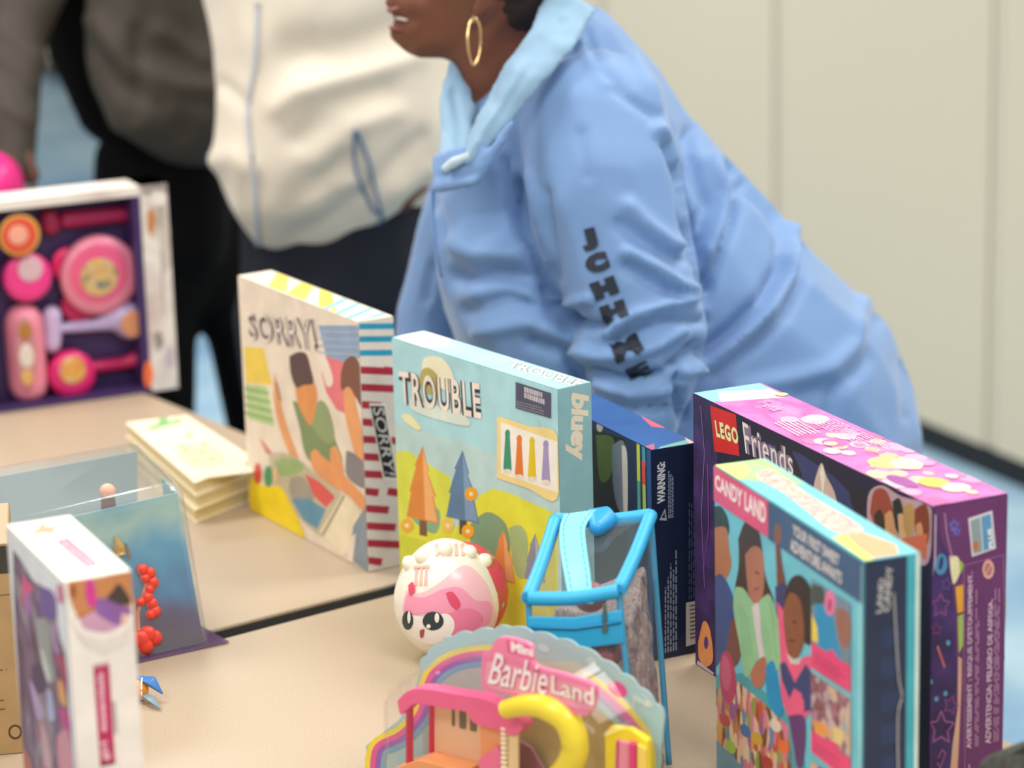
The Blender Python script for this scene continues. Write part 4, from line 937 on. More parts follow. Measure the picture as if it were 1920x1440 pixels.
f.text('Land', [(1034, 1266), (1116, 1290), (1116, 1326), (1034, 1300)], '#C8346E', .06); f.text('Land', [(1034, 1266), (1114, 1289), (1114, 1324), (1034, 1299)], '#FBF3E4', .02)
f.build('banner_lettering', r, label='white name lettering')
# doll house
rh = r
pk = M('#EE5F92', .3, .5); hot = M('#E22F74', .3, .5); bei = M('#EBC39C', .45); org = M('#EFA066', .4); yel = M('#F3E02E', .28, .6)
def kprism(name, pts, w, th, m, lab=None):
    bm = bmesh.new(); prism(bm, [kp(x, y, w) for x, y in pts], KN, th); bevelled(bm, .0006, 1); return build(name, bm, m, r, label=lab)
kprism('house_back_wall', [(815, 1302), (905, 1318), (905, 1540), (815, 1540)], .012, .002, bei)
kprism('window', [(848, 1314), (852, 1315), (852, 1362), (848, 1360)], .0145, .0006, M('#6C6450', .4)); kprism('window', [(862, 1316), (873, 1318), (873, 1367), (862, 1364)], .0145, .0006, M('#6C6450', .4)); kprism('window', [(882, 1320), (893, 1322), (893, 1372), (882, 1369)], .0145, .0006, M('#6C6450', .4))
kprism('house_side_wall', [(904, 1344), (974, 1366), (974, 1560), (904, 1540)], .026, .003, org, 'orange side wall')
kprism('corner_post', [(956, 1362), (975, 1366), (975, 1560), (956, 1560)], .030, .003, M('#EBCF9E', .4))
bm = bmesh.new()
for i in range(12):
    p = kp(946, 1366 + i * 9, .034); ball(bm, p, (.0034, .0034, .0022), sub=2)
build('ladder_column', bm, M('#F4E6C8', .35), r)
kprism('floor', [(770, 1424), (818, 1408), (903, 1430), (903, 1500), (770, 1490)], .014, .022, org)
kprism('roof', crv([(764, 1305), (782, 1287), (812, 1281), (870, 1290), (915, 1297), (950, 1310), (985, 1335), (1000, 1352), (990, 1366), (975, 1368), (940, 1356), (905, 1344), (895, 1326), (850, 1318), (800, 1310), (782, 1322), (770, 1330)], 3), .022, .014, pk, 'bright pink roof')
for (x, ya, yb_, w, rad) in ((768, 1314, 1425, .030, .0032), (810, 1306, 1408, .014, .0026)):
    bm = bmesh.new(); tube(bm, [kp(x, ya, w), kp(x, yb_ + 60, w)], rad, 10); build('porch_post', bm, hot, r)
kprism('doll_seat', crv([(928, 1404), (938, 1398), (946, 1412), (944, 1440), (930, 1450), (908, 1440), (906, 1420)], 3), .030, .006, M('#EE6C98', .35))
bm = bmesh.new(); pth = spline([kp(x, y, w) for x, y, w in ((948, 1330, .042), (985, 1322, .044), (1025, 1326, .044), (1062, 1350, .042), (1078, 1392, .040), (1070, 1430, .038), (1040, 1468, .036), (1000, 1490, .034))], 6)
tube(bm, pth, [.0075 + .0035 * min(1, i / 14) for i in range(len(pth))], 14); build('slide', bm, yel, r, label='glossy yellow spiral slide')
kprism('elevator_frame', [(1142, 1372), (1152, 1358), (1190, 1362), (1222, 1384), (1222, 1530), (1142, 1530)], .012, .006, yel, 'yellow tower frame')
kprism('elevator_door', [(1164, 1386), (1190, 1392), (1190, 1530), (1160, 1530)], .0185, .003, M('#E890A8', .35)); kprism('elevator_panel', [(1198, 1392), (1214, 1402), (1214, 1530), (1198, 1530)], .0185, .003, M('#F0D060', .35)); kprism('elevator_trim', [(1186, 1388), (1196, 1392), (1196, 1530), (1186, 1530)], .0185, .005, M('#D83C78', .3)); kprism('elevator_trim', [(1160, 1386), (1164, 1386), (1160, 1530), (1156, 1530)], .0185, .004, M('#C83C80', .3))
kprism('lower_room', [(975, 1385), (1000, 1400), (1030, 1450), (1030, 1540), (975, 1540)], .006, .003, M('#96606A', .45))
# clear blister
bl = [(772, 1262), (880, 1205), (1010, 1190), (1130, 1245), (1212, 1330), (1218, 1420)]
bm = bmesh.new(); a = [kp(x, y, .001) for x, y in bl] + [kbot(1212, .001), kbot(775, .001)]; ctr = sum(a, Vector()) / len(a)
bq = [ctr + (p - ctr) * .93 + KN * .054 for p in a]
va = [bm.verts.new(p) for p in a]; vb = [bm.verts.new(p) for p in bq]
bm.faces.new(vb)
for i in range(len(a)): bm.faces.new((va[i], va[(i + 1) % len(a)], vb[(i + 1) % len(a)], vb[i]))
bmesh.ops.recalc_face_normals(bm, faces=bm.faces); bmesh.ops.bevel(bm, geom=[e for e in bm.edges if len(e.link_faces) == 2], offset=.006, segments=3, affect='EDGES')
build('clear_blister', bm, clear('clear_blister_film', '#F4F8F8', .0, .16), r)

# ================================================================ purple play set at the far left
FRp = Vector((*tab(335, 728).xy, TZ)); ta = math.radians(25); tU = Vector((math.cos(ta), math.sin(ta), 0)); tN = Vector((-math.sin(ta), math.cos(ta), 0)); TW, TH, TD = .265, .268, .055
shift = max(0, (FRp + tN * TD - E1).dot(tn) + .002)
FRp = FRp - Vector((0, 0, 0)); O = FRp - tU * TW + zz * .0005
r = thing('toy_set_box', O + tU * TW / 2 + tN * TD / 2, 'open-front pretend play set box with purple tray of pink toys', 'toy box')
def bx(bm, u0, u1, v0, v1, d0, d1):
    q = [O + tU * u + tN * d for u, d in ((u0, d0), (u1, d0), (u1, d1), (u0, d1))]; hexa(bm, [p + zz * v0 for p in q], [p + zz * v1 for p in q])
wht = mottle('pale_printed_card', ['#C9B4AE', '#DCCFC6', '#EDE3D9', '#DCD0C8'], scale=14)
bm = bmesh.new(); bx(bm, 0, TW, TH - .012, TH, 0, TD); bx(bm, 0, .012, 0, TH, 0, TD); bx(bm, TW - .036, TW, 0, TH, 0, TD); bx(bm, .012, TW - .036, .006, TH - .012, TD - .003, TD); build('carton', bm, wht, r)
tray = M('#3F2A5E', .45)
bm = bmesh.new(); bx(bm, .0122, TW - .0362, 0, .006, 0, TD - .0035); bx(bm, .0122, TW - .0362, .0062, TH - .0122, TD - .008, TD - .0035); bx(bm, TW - .046, TW - .0365, .0062, TH - .0122, .001, TD - .008); bx(bm, .0122, .016, .0062, TH - .0122, .001, TD - .008); build('tray', bm, tray, r, label='deep purple tray')
def tp(x, y, d=.028): return onplane(x, y, O + tN * d, tN)
f = Canvas(O, tU * TW, zz * TH, clamp=False)
f.poly([(285, 385), (292, 415), (286, 445), (277, 430), (276, 400)], '#C88444'); f.blob(300, 400, 9, 30, '#B9AEA0'); f.poly([(296, 430), (318, 425), (320, 500), (305, 520)], '#CFC4B8'); f.line([(302, 470), (306, 590)], .0012, '#7A6A66'); f.poly([(286, 625), (302, 620), (308, 645), (296, 660)], '#9A9088'); f.blob(278, 702, 9, 26, '#F0703A'); f.blob(318, 668, 8, 20, '#CDB8C4'); f.line([(278, 360), (282, 372)], .0016, '#5A5A66'); f.blob(296, 372, 16, 14, '#EFE6DC')
f.build('border_print', r)
def disc(name, x, y, rx, d, th, m, lab=None, ry=None, hole=0):
    bm = bmesh.new(); c = tp(x, y, d); n = 36; s = .00073; ry = ry or rx
    prof = [(1, 0), (1, .6), (.94, 1), (.6, 1)]
    rings = [[bm.verts.new(c - tN * th * h + (tU * math.cos(t) * rx + zz * math.sin(t) * ry) * s * k) for t in [2 * math.pi * i / n for i in range(n)]] for k, h in prof]
    for a, b in zip(rings[:-1], rings[1:]):
        for i in range(n): bm.faces.new((a[i], a[(i + 1) % n], b[(i + 1) % n], b[i])).smooth = True
    bm.faces.new(rings[0]); bm.faces.new(rings[-1]); bmesh.ops.recalc_face_normals(bm, faces=bm.faces)
    return build(name, bm, m, r, label=lab)
disc('orange_sticker', 36, 441, 36, .006, .001, M('#E2B048', .4)); disc('orange_sticker', 36, 441, 31, .0045, .001, M('#E0553A', .4)); disc('sticker_patch', 34, 441, 17, .003, .001, M('#F0A890', .4))
disc('pink_cup', 48, 518, 43, .030, .014, M('#F03C8E', .3), 'hot pink round cup'); disc('cup_face', 57, 505, 22, .0155, .001, M('#D8B4BE', .4))
disc('drum_back', 126, 495, 30, .040, .006, M('#EC2070', .3)); disc('drum_back', 150, 570, 34, .040, .004, M('#C82060', .3)); disc('drum_back', 235, 540, 28, .040, .004, M('#C82060', .3))
disc('pink_drum', 182, 513, 70, .034, .018, M('#EC8CA6', .3), 'large pale pink drum'); disc('drum_top', 185, 512, 52, .0155, .001, M('#E8608A', .35)); disc('drum_picture', 186, 520, 34, .014, .001, mottle('drum_picture_print', ['#7C8C78', '#D8A050', '#C8B090', '#E0B040', '#6C7C7C'], scale=60))
def stad(name, pts, rad, d, m, lab=None, flat=.6):
    bm = bmesh.new(); pp = [tp(x, y, d) for x, y in pts]
    chain(bm, list(zip(pp, rad))); return build(name, organic(bm, .0035, 3), m, r, smooth=True, label=lab)
stad('pink_frame', [(44, 605), (53, 720)], [.0255, .0255], .034, M('#E88CA2', .35), 'long oval pink mirror')
disc('mirror_face', 48, 662, 18, .0075, .001, M('#C4848C', .35), ry=66); disc('mirror_picture', 48, 620, 11, .006, .001, M('#B07838', .4), ry=16); disc('mirror_picture', 50, 668, 13, .006, .001, M('#DCD0C4', .4), ry=22); disc('mirror_picture', 51, 708, 11, .006, .001, M('#D8A868', .4), ry=14)
stad('lavender_maraca', [(98, 590), (98, 645)], [.013, .012], .034, M('#C8B4DC', .35)); stad('lavender_maraca', [(104, 616), (185, 608), (225, 590), (245, 600)], [.007, .009, .021, .026], .034, M('#BDB0DC', .35), 'lavender maraca')
disc('maraca_picture', 250, 607, 22, .008, .001, M('#D08C60', .4), ry=24)
stad('magenta_rattle', [(128, 696)], [.03], .034, M('#DC2070', .3)) if False else disc('magenta_rattle', 128, 697, 42, .038, .022, M('#DC2072', .3), 'magenta round-headed rattle')
stad('rattle_handle', [(160, 690), (235, 680), (268, 668), (270, 690)], [.009, .0085, .013, .010], .036, M('#C01C5C', .35)); disc('rattle_picture', 136, 694, 24, .015, .001, mottle('rattle_print', ['#C8C4B8', '#E0A850', '#D89048', '#B8B4A8'], scale=50), ry=25)
stad('magenta_brush', [(92, 410), (95, 422)], [.014, .014], .040, M('#9C1C4C', .4)); stad('magenta_brush', [(125, 412), (245, 400)], [.012, .011], .040, M('#A01850', .4), 'dark magenta hairbrush')

# pink domed toy behind it
pd = tab(-12, 352, .215); r = thing('domed_toy', Vector((pd.x, pd.y, TZ)), 'hot pink domed toy on a teal stand behind the play set', 'toy')
bm = bmesh.new(); vs = ball(bm, pd, (.043, .043, .050)); bmesh.ops.bisect_plane(bm, geom=bm.verts[:] + bm.edges[:] + bm.faces[:], plane_co=pd - zz * .006, plane_no=(0, 0, -1), clear_outer=True); build('dome', bm, M('#F0308C', .25), r, smooth=True)
bm = bmesh.new(); q = [pd + Vector((a, b, 0)) for a, b in ((-.05, -.05), (.044, -.05), (.044, .05), (-.05, .05))]; hexa(bm, [Vector((p.x, p.y, TZ + .0005)) for p in q], [Vector((p.x, p.y, pd.z - .006)) for p in q]); bevelled(bm, .004, 2); build('teal_stand', bm, M('#6E9AA6', .4), r)

# dark padded bag in the front right corner
c = tab(1960, 1500); r = thing('shoulder_bag', Vector((c.x + .02, c.y - .03, TZ)), 'dark grey padded bag poking in at the bottom right corner', 'bag')
g = [at(1868, 1450, 2.0), at(1930, 1425, 1.98), at(2050, 1400, 1.96), at(2060, 1560, 1.96), at(1900, 1560, 1.98)]
bm = bmesh.new(); hull_part(bm, [(p, .016) for p in g] + [(Vector((p.x, p.y, TZ + .0165)), .016) for p in g])
bm = organic(bm, .005, 5); build('bag_body', bm, mottle('charcoal_canvas', ['#3C3A36', '#4A4842', '#55524A'], scale=120, rough=.8), r, smooth=True)
bm = bmesh.new(); tube(bm, [at(1884, 1436, 1.985) + zz * .004, at(1940, 1408, 1.965) + zz * .006, at(2040, 1384, 1.945) + zz * .006], .003, 8); build('seam_piping', bm, M('#2A2926', .7), r)

# ================================================================ people
def px_chain(lst, dep=1.0):
    """[(x, y, Y, r_px)] -> [(point, radius m)]"""
    o = []
    for x, y, Y, rp in lst:
        p = at(x, y, Y); s = (p - CAM).dot(_F) / FPX; o.append((p, (rp * s, rp * s * dep, rp * s)))
    return o
def legs(bm, hips, feet_xy, r0, r1, r2):
    for h, (fx, fy) in zip(hips, feet_xy):
        kn = Vector(((h.x + fx) / 2, (h.y + fy) / 2 - .02, .48)); an = Vector((fx, fy, .07))
        chain(bm, [(h, r0), (kn, r1), (an, r2)])

# ---------- woman in the light blue half-zip top, leaning over the table
lady_label = 'person in a light blue zip-neck top leaning forward behind the games'
base = at(1600, 780, 3.05); lx = Vector((.33, 3.12, 0))
P1 = thing('person', lx, lady_label, 'person')
skin = M('#744531', .45, .45, bump=.15, bscale=90)
SH = M('#7596C4', .6, .3, sheen=.35, bump=.12, bscale=500)
hipL, hipR = Vector((.33, 3.08, .72)), Vector((.35, 3.22, .72))
# body: one continuous skin - head, neck, trunk, arms, hands, legs
bm = bmesh.new()
tor = px_chain([(1030, 200, 3.08, 95), (1060, 380, 3.08, 130), (1220, 560, 3.08, 165), (1480, 740, 3.12, 170)], 1.2); chain(bm, tor)
hull_part(bm, px_chain([(868, -120, 3.04, 118), (960, -110, 3.04, 130), (930, -60, 3.04, 120), (905, 10, 3.04, 85)], .95))          # skull
hull_part(bm, px_chain([(780, 62, 3.04, 40), (790, 10, 3.04, 58), (860, 40, 3.04, 66), (930, 10, 3.04, 80)], .9))                     # jaw
hull_part(bm, px_chain([(768, 78, 3.04, 24), (790, 84, 3.04, 26), (860, 74, 3.04, 40)], .95))                                      # chin
hull_part(bm, px_chain([(741, 64, 3.04, 15), (760, 66, 3.04, 22)], 1.3))                                                      # lower lip
hull_part(bm, px_chain([(733, 6, 3.04, 14), (752, 2, 3.04, 22)], 1.3))                                                       # upper lip
hull_part(bm, px_chain([(712, -50, 3.04, 12), (735, -85, 3.04, 12), (750, -30, 3.04, 26)], .9))                                # nose
hull_part(bm, px_chain([(775, -90, 3.04, 22), (790, -170, 3.04, 50)], 1.6))                                                  # brow
hull_part(bm, px_chain([(905, 40, 3.04, 70), (985, 0, 3.05, 72), (905, 150, 3.04, 52), (985, 140, 3.06, 76), (1000, 230, 3.08, 90)], .95))  # neck
hull_part(bm, px_chain([(918, -40, 2.935, 20), (905, 10, 2.94, 17), (893, 36, 2.95, 12)], .5))                                # ear
armL = px_chain([(1110, 240, 2.95, 80), (1180, 540, 2.90, 66), (1215, 660, 2.87, 52), (1190, 800, 2.86, 40), (1165, 880, 2.87, 30)]); chain(bm, armL)
armR = px_chain([(905, 340, 3.16, 60), (838, 480, 3.18, 46), (800, 590, 3.18, 40), (790, 720, 3.17, 34), (790, 830, 3.16, 28)]); chain(bm, armR)
legs(bm, [hipL, hipR], [(.34, 3.04), (.40, 3.27)], .095, .065, .045)
hull_part(bm, [(Vector((.34, 3.04, .05)), .045), (Vector((.22, 3.0, .035)), .034)]); hull_part(bm, [(Vector((.40, 3.27, .05)), .045), (Vector((.28, 3.23, .035)), .034)])
for (e, Yo) in ((armL[-1][0], 1), (armR[-1][0], 1)):       # hands, five fingers each
    w = e + Vector((-.004, 0, -.045)); hull_part(bm, [(e, .021), (w + Vector((-.018, 0, 0)), .013), (w + Vector((.018, 0, 0)), .013)])
    for k, L_ in enumerate((.052, .066, .072, .064)):
        a = w + Vector((.024 - .016 * k, 0, -.008)); b = a + Vector((-.002, -.008, -L_ * .5)); c_ = b + Vector((-.001, -.014, -L_ * .42)); chain(bm, [(a, .0088), (b, .0078), (c_, .0068)])
    a = e + Vector((.020, -.004, -.020)); chain(bm, [(a, .0105), (a + Vector((.016, -.012, -.026)), .009), (a + Vector((.016, -.022, -.046)), .0075)])
bm = organic(bm, .006, 4)
fold(bm, [([(765, 85), (790, 60), (815, 20)], 7, -.0022), ([(745, 36), (760, 38), (775, 34)], 11, -.007), ([(742, 84), (770, 80)], 6, -.0012), ([(800, 98), (860, 110), (895, 120)], 8, -.0015), ([(905, 130), (940, 90), (975, 70)], 12, -.0018), ([(880, 60), (915, 50), (940, 20)], 9, -.0025)], .0012, 30)
build('body', bm, skin, P1, smooth=True)
# eyes, brows, mouth
for dy in (-.026, .026):
    c = at(790, -72, 3.04 + dy); bm = bmesh.new(); ball(bm, c + Vector((-.004, 0, 0)), (.0100, .011, .009)); eo = build('eye', bm, M('#EDE6DC', .2), P1, smooth=True)
    bm = bmesh.new(); ball(bm, c + Vector((-.0112, 0, 0)), (.0035, .0055, .0055)); build('iris', bm, M('#2A1710', .1), eo, smooth=True)
bm = bmesh.new(); hull_part(bm, [(at(751, 32, 3.04), (.007, .016, .0025)), (at(762, 34, 3.04), (.006, .018, .0025))]); build('teeth', bm, M('#E6D6CC', .25), P1, smooth=True)
bm = bmesh.new(); hull_part(bm, [(at(735, 17, 3.04), (.006, .018, .004)), (at(750, 12, 3.04), (.006, .02, .005))]); hull_part(bm, [(at(739, 50, 3.04), (.006, .016, .004)), (at(755, 54, 3.04), (.006, .018, .004))]); build('lips', bm, M('#7A4038', .35), P1, smooth=True)
bm = bmesh.new(); hull_part(bm, px_chain([(905, -165, 3.04, 118), (985, -130, 3.04, 128), (975, -60, 3.04, 118), (990, -20, 3.04, 88)], 1.08))
bm = organic(bm, .006, 3); fold(bm, [], .006, 60); build('hair', bm, M('#2B1D18', .75, bump=.8, bscale=120), P1, smooth=True)
# earring: twisted drop hoop
bm = bmesh.new(); c0_ = at(889, 78, 2.925); sc = .00056
lp = [c0_ + _R * (sc * (12 + 2 * math.sin(t)) * math.cos(t)) + _U * (sc * 43 * math.sin(t)) + Vector((0, .004 * math.cos(t), 0)) for t in [k * math.pi / 20 for k in range(41)]]
tube(bm, lp, [.0011 + .0007 * abs(math.sin(k * .25)) for k in range(41)], 8, cap=False); tube(bm, [at(887, 30, 2.93), at(886, 42, 2.925)], .0012, 8)
build('earring', bm, M('#E8C088', .18, .6, metal=1), P1, label='gold drop hoop earring')
# trousers and shoes
bm = bmesh.new(); hull_part(bm, [(Vector((.33, 3.12, .80)), (.08, .12, .07)), (Vector((.34, 3.15, .72)), (.11, .15, .08))]); legs(bm, [hipL, hipR], [(.34, 3.04), (.40, 3.27)], .10, .080, .062)
bm = organic(bm, .010, 4); build('trousers', bm, M('#1E2A44', .8), P1, smooth=True)
for (fx, fy) in ((.34, 3.04), (.40, 3.27)):
    bm = bmesh.new(); hull_part(bm, [(Vector((fx + .03, fy, .042)), .042), (Vector((fx - .14, fy - .03, .034)), .034), (Vector((fx, fy, .075)), .045)]); bm = organic(bm, .006, 3); build('shoe', bm, M('#22242A', .5), P1, smooth=True)
# shirt
bm = bmesh.new()
hull_part(bm, px_chain([(1078, 96, 3.08, 96), (1095, 190, 3.09, 150), (985, 250, 3.04, 120), (960, 400, 3.04, 150), (1150, 330, 3.10, 175)], 1.15))
hull_part(bm, px_chain([(960, 400, 3.04, 152), (1000, 505, 3.03, 186), (1200, 420, 3.10, 215), (1150, 330, 3.10, 175), (1270, 480, 3.10, 205)], 1.15))
hull_part(bm, px_chain([(1000, 505, 3.03, 186), (1060, 640, 3.03, 190), (1270, 480, 3.10, 205), (1340, 610, 3.10, 230), (1180, 740, 3.05, 190)], 1.2))
hull_part(bm, px_chain([(1340, 610, 3.10, 228), (1180, 760, 3.05, 190), (1465, 715, 3.12, 222), (1440, 850, 3.10, 210)], 1.25))
hull_part(bm, px_chain([(1465, 715, 3.12, 222), (1440, 850, 3.10, 210), (1540, 800, 3.12, 186), (1590, 870, 3.12, 134)], 1.25))
chain(bm, px_chain([(1118, 232, 2.97, 146), (1140, 360, 2.93, 150), (1180, 500, 2.905, 140), (1208, 610, 2.88, 122), (1206, 690, 2.87, 108), (1195, 770, 2.865, 88), (1180, 830, 2.865, 70)]))
chain(bm, px_chain([(905, 340, 3.16, 92), (838, 480, 3.18, 70), (800, 590, 3.18, 64), (792, 720, 3.17, 56), (790, 800, 3.16, 46)]))
bm = organic(bm, .0055, 5)
g = -.006
F = [
 ([(970, 340), (985, 420), (1010, 500), (1040, 570), (1068, 600)], 9, -.014), ([(1000, 330), (1012, 420), (1030, 490)], 7, .006), ([(948, 300), (958, 380), (975, 450)], 7, -.006), ([(1028, 360), (1036, 450), (1048, 520)], 8, -.004),
 ([(1250, 268), (1275, 330), (1285, 400), (1312, 480), (1326, 540)], 9, -.014), ([(1232, 245), (1252, 262), (1268, 300)], 10, .008),
 ([(1180, 385), (1215, 420), (1260, 455), (1310, 470)], 14, .007), ([(1160, 420), (1210, 455), (1270, 485)], 12, -.006),
 ([(1175, 470), (1230, 500), (1280, 535), (1320, 545)], 10, .008), ([(1170, 500), (1220, 530), (1275, 556)], 9, -.007),
 ([(1140, 620), (1190, 590), (1250, 570), (1310, 560)], 9, .008), ([(1150, 645), (1210, 615), (1270, 600), (1318, 600)], 8, -.008),
 ([(1070, 600), (1100, 610), (1140, 612)], 9, -.009), ([(1055, 570), (1085, 566), (1108, 560)], 8, .007), ([(1090, 650), (1130, 668), (1180, 668), (1230, 650), (1280, 620)], 9, .007),
 ([(1110, 690), (1160, 710), (1220, 706), (1270, 680), (1300, 650)], 9, -.012), ([(1120, 720), (1180, 740), (1240, 735), (1280, 720)], 8, .006), ([(1118, 750), (1180, 770), (1250, 765)], 7, -.006), ([(1240, 690), (1280, 700), (1310, 690)], 8, .008),
 ([(1270, 700), (1268, 740), (1280, 780)], 8, -.012),
 ([(1290, 250), (1310, 330), (1330, 380), (1310, 440), (1290, 480)], 12, -.010), ([(1340, 300), (1362, 360), (1350, 430), (1320, 500)], 11, .008), ([(1375, 300), (1385, 350), (1370, 420), (1335, 510), (1318, 560)], 11, -.010),
 ([(1400, 340), (1450, 390), (1475, 440), (1465, 500), (1430, 560), (1370, 620), (1320, 660)], 13, -.012), ([(1420, 340), (1475, 400), (1495, 450), (1480, 520), (1440, 580), (1380, 640), (1330, 690)], 11, .010), ([(1500, 450), (1505, 520), (1470, 590), (1410, 650), (1340, 700)], 12, -.008),
 ([(1620, 560), (1612, 640), (1560, 690), (1480, 710), (1380, 730)], 16, .006), ([(1640, 600), (1630, 670), (1580, 720), (1500, 740)], 16, -.005), ([(1560, 740), (1545, 800)], 10, -.005), ([(1600, 720), (1590, 800)], 9, .004), ([(1690, 680), (1700, 780)], 12, -.004),
 ([(815, 360), (830, 420), (845, 480)], 8, -.004), ([(860, 520), (930, 510), (1000, 520), (1060, 600)], 20, -.012), ([(860, 460), (900, 480), (960, 478)], 24, .010), ([(880, 580), (950, 560), (1030, 590)], 14, -.007), ([(900, 620), (1000, 600), (1080, 640), (1110, 680)], 14, .006), ([(1000, 640), (1060, 660), (1100, 720)], 12, -.009),
 ([(1100, 60), (1120, 130), (1170, 180), (1230, 220)], 10, -.005), ([(1080, 40), (1100, 100), (1140, 160)], 10, .005), ([(1190, 110), (1225, 170), (1240, 230)], 12, .005),
 ([(1090, 250), (1100, 330)], 10, -.003), ([(810, 500), (800, 560)], 9, -.003),
]
fold(bm, [(p_, w_, a_ * 1.35) for p_, w_, a_ in F], .005, 8)
shirt = build('shirt', bm, SH, P1, smooth=True, label='light blue brushed zip-neck top')
sb_ = bmesh.new(); sb_.from_mesh(shirt.data); sb_.transform(Matrix.Translation(worldloc(shirt))); sbv = BVHTree.FromBMesh(sb_); sb_.free()
# dark lettering down the sleeve, stacked letter over letter
lm = M('#1A2233', .6)
def letter(ch, quad, m=lm):
    vs, fs = text_mesh(ch, .04 if ch in 'ME' else .11); TL, TR, BR, BL = [Vector((a, b)) for a, b in quad]; bm = bmesh.new(); nv = []
    for a, b in vs:
        p = (BL * (1 - a) + BR * a) * (1 - b) + (TL * (1 - a) + TR * a) * b; nv.append(bm.verts.new((p.x, p.y, 0)))
    for f_ in fs:
        try: bm.faces.new([nv[i] for i in f_])
        except ValueError: pass
    bmesh.ops.triangulate(bm, faces=bm.faces[:]); 
    for _ in range(2): bmesh.ops.subdivide_edges(bm, edges=[e for e in bm.edges if e.calc_length() > 6], cuts=1, use_grid_fill=False); bmesh.ops.triangulate(bm, faces=bm.faces[:])
    for v in bm.verts:
        h = sbv.ray_cast(CAM, ray(v.co.x, v.co.y)); v.co = (h[0] + h[1] * .0026) if h[0] else at(v.co.x, v.co.y, 2.8)
    return build('sleeve_letter', bm, m, shirt)
def rq(x0, y0, w, h, rot):
    a = math.radians(rot); ux, uy = math.cos(a), math.sin(a); vx, vy = -math.sin(a), math.cos(a)
    return [(x0, y0), (x0 + ux * w, y0 + uy * w), (x0 + ux * w + vx * h, y0 + uy * w + vy * h), (x0 + vx * h, y0 + vy * h)]
for ch, x, y, w, h, rt_ in (('J', 1086, 432, 30, 42, -14), ('C', 1094, 482, 44, 36, -18), ('H', 1106, 532, 48, 34, -20), ('H', 1124, 576, 48, 34, -20), ('M', 1142, 645, 56, 38, -24), ('E', 1172, 692, 44, 26, -26)):
    letter(ch, rq(x, y, w, h, rt_))
# collar: standing fold on the near side, lapel on the far side, inner facing
COLM = M('#8DAFC9', .6, .3, sheen=.3)
bm = bmesh.new()
A = [at(1040, -20, 3.0), at(1000, 50, 2.955), at(952, 120, 2.93), at(915, 190, 2.92), at(886, 250, 2.91), at(868, 292, 2.905)]
Bq = [at(1108, 20, 2.965), at(1070, 92, 2.925), at(1012, 150, 2.905), at(955, 225, 2.898), at(912, 275, 2.895), at(884, 306, 2.895)]
for i in range(5): hull_part(bm, [(A[i], .004), (A[i + 1], .004), (Bq[i], .004), (Bq[i + 1], .004), (A[i].lerp(Bq[i], .5) + Vector((0, -.012, 0)), .005), (A[i + 1].lerp(Bq[i + 1], .5) + Vector((0, -.010, 0)), .005)])
A = [at(846, 118, 3.03), at(832, 190, 3.0), at(828, 250, 2.97), at(832, 312, 2.925)]
Bq = [at(872, 140, 3.04), at(884, 200, 3.0), at(880, 250, 2.96), at(872, 300, 2.915)]
sheet(bm, A, Bq, .0045)
hull_part(bm, [(at(832, 318, 2.915), .006), (at(885, 292, 2.90), .005), (at(870, 320, 2.90), .005)])
bm = organic(bm, .004, 4); fold(bm, [([(1050, 40), (990, 130), (940, 210), (900, 280)], 8, -.003), ([(850, 170), (862, 240), (862, 290)], 7, -.004)], .003, 25)
build('collar', bm, COLM, shirt, smooth=True, label='paler turned-down collar lining')
bm = bmesh.new(); hull_part(bm, [(at(818, 300, 2.935), .006), (at(822, 352, 2.915), .006), (at(885, 340, 2.885), .006), (at(910, 300, 2.885), .005), (at(900, 268, 2.895), .004)]); hull_part(bm, [(at(885, 340, 2.885), .006), (at(905, 322, 2.885), .005), (at(960, 230, 2.89), .004)])
bm = organic(bm, .004, 3); fold(bm, [([(822, 330), (890, 325)], 6, -.003)], .003, 25); build('placket', bm, SH, shirt, smooth=True)
bm = bmesh.new(); tube(bm, [at(834, 316, 2.902), at(850, 306, 2.896), at(882, 290, 2.890)], [.004, .006, .004], 8); build('zip_pull', bm, M('#AFC4CE', .4), shirt, smooth=True)
bm = bmesh.new(); tube(bm, [at(812, 355, 2.955), at(812, 400, 2.93), at(818, 470, 2.915), at(828, 520, 2.90)], .0016, 6); build('front_seam', bm, M('#5C7FB4', .6), shirt)

# ---------- person in the cream fleece
P2 = thing('person', Vector((-.20, 3.86, 0)), 'person in a cream zip-up fleece with blue piping and dark trousers', 'person')
FL = M('#E6DCCB', .85, .2, sheen=.4, bump=.2, bscale=260)
Yc = 3.78
jk = [[(600, -60, Yc, 215), (700, -80, Yc, 200), (560, -80, Yc, 190)], [(600, 100, Yc, 205), (705, 60, Yc, 190), (555, 40, Yc, 150)], [(622, 235, Yc, 205), (560, 290, Yc - .02, 170), (700, 230, Yc, 190)], [(540, 400, Yc - .02, 94), (600, 396, Yc - .02, 100), (690, 350, Yc, 112), (740, 300, Yc, 120), (575, 290, Yc, 185)]]
bm = bmesh.new()
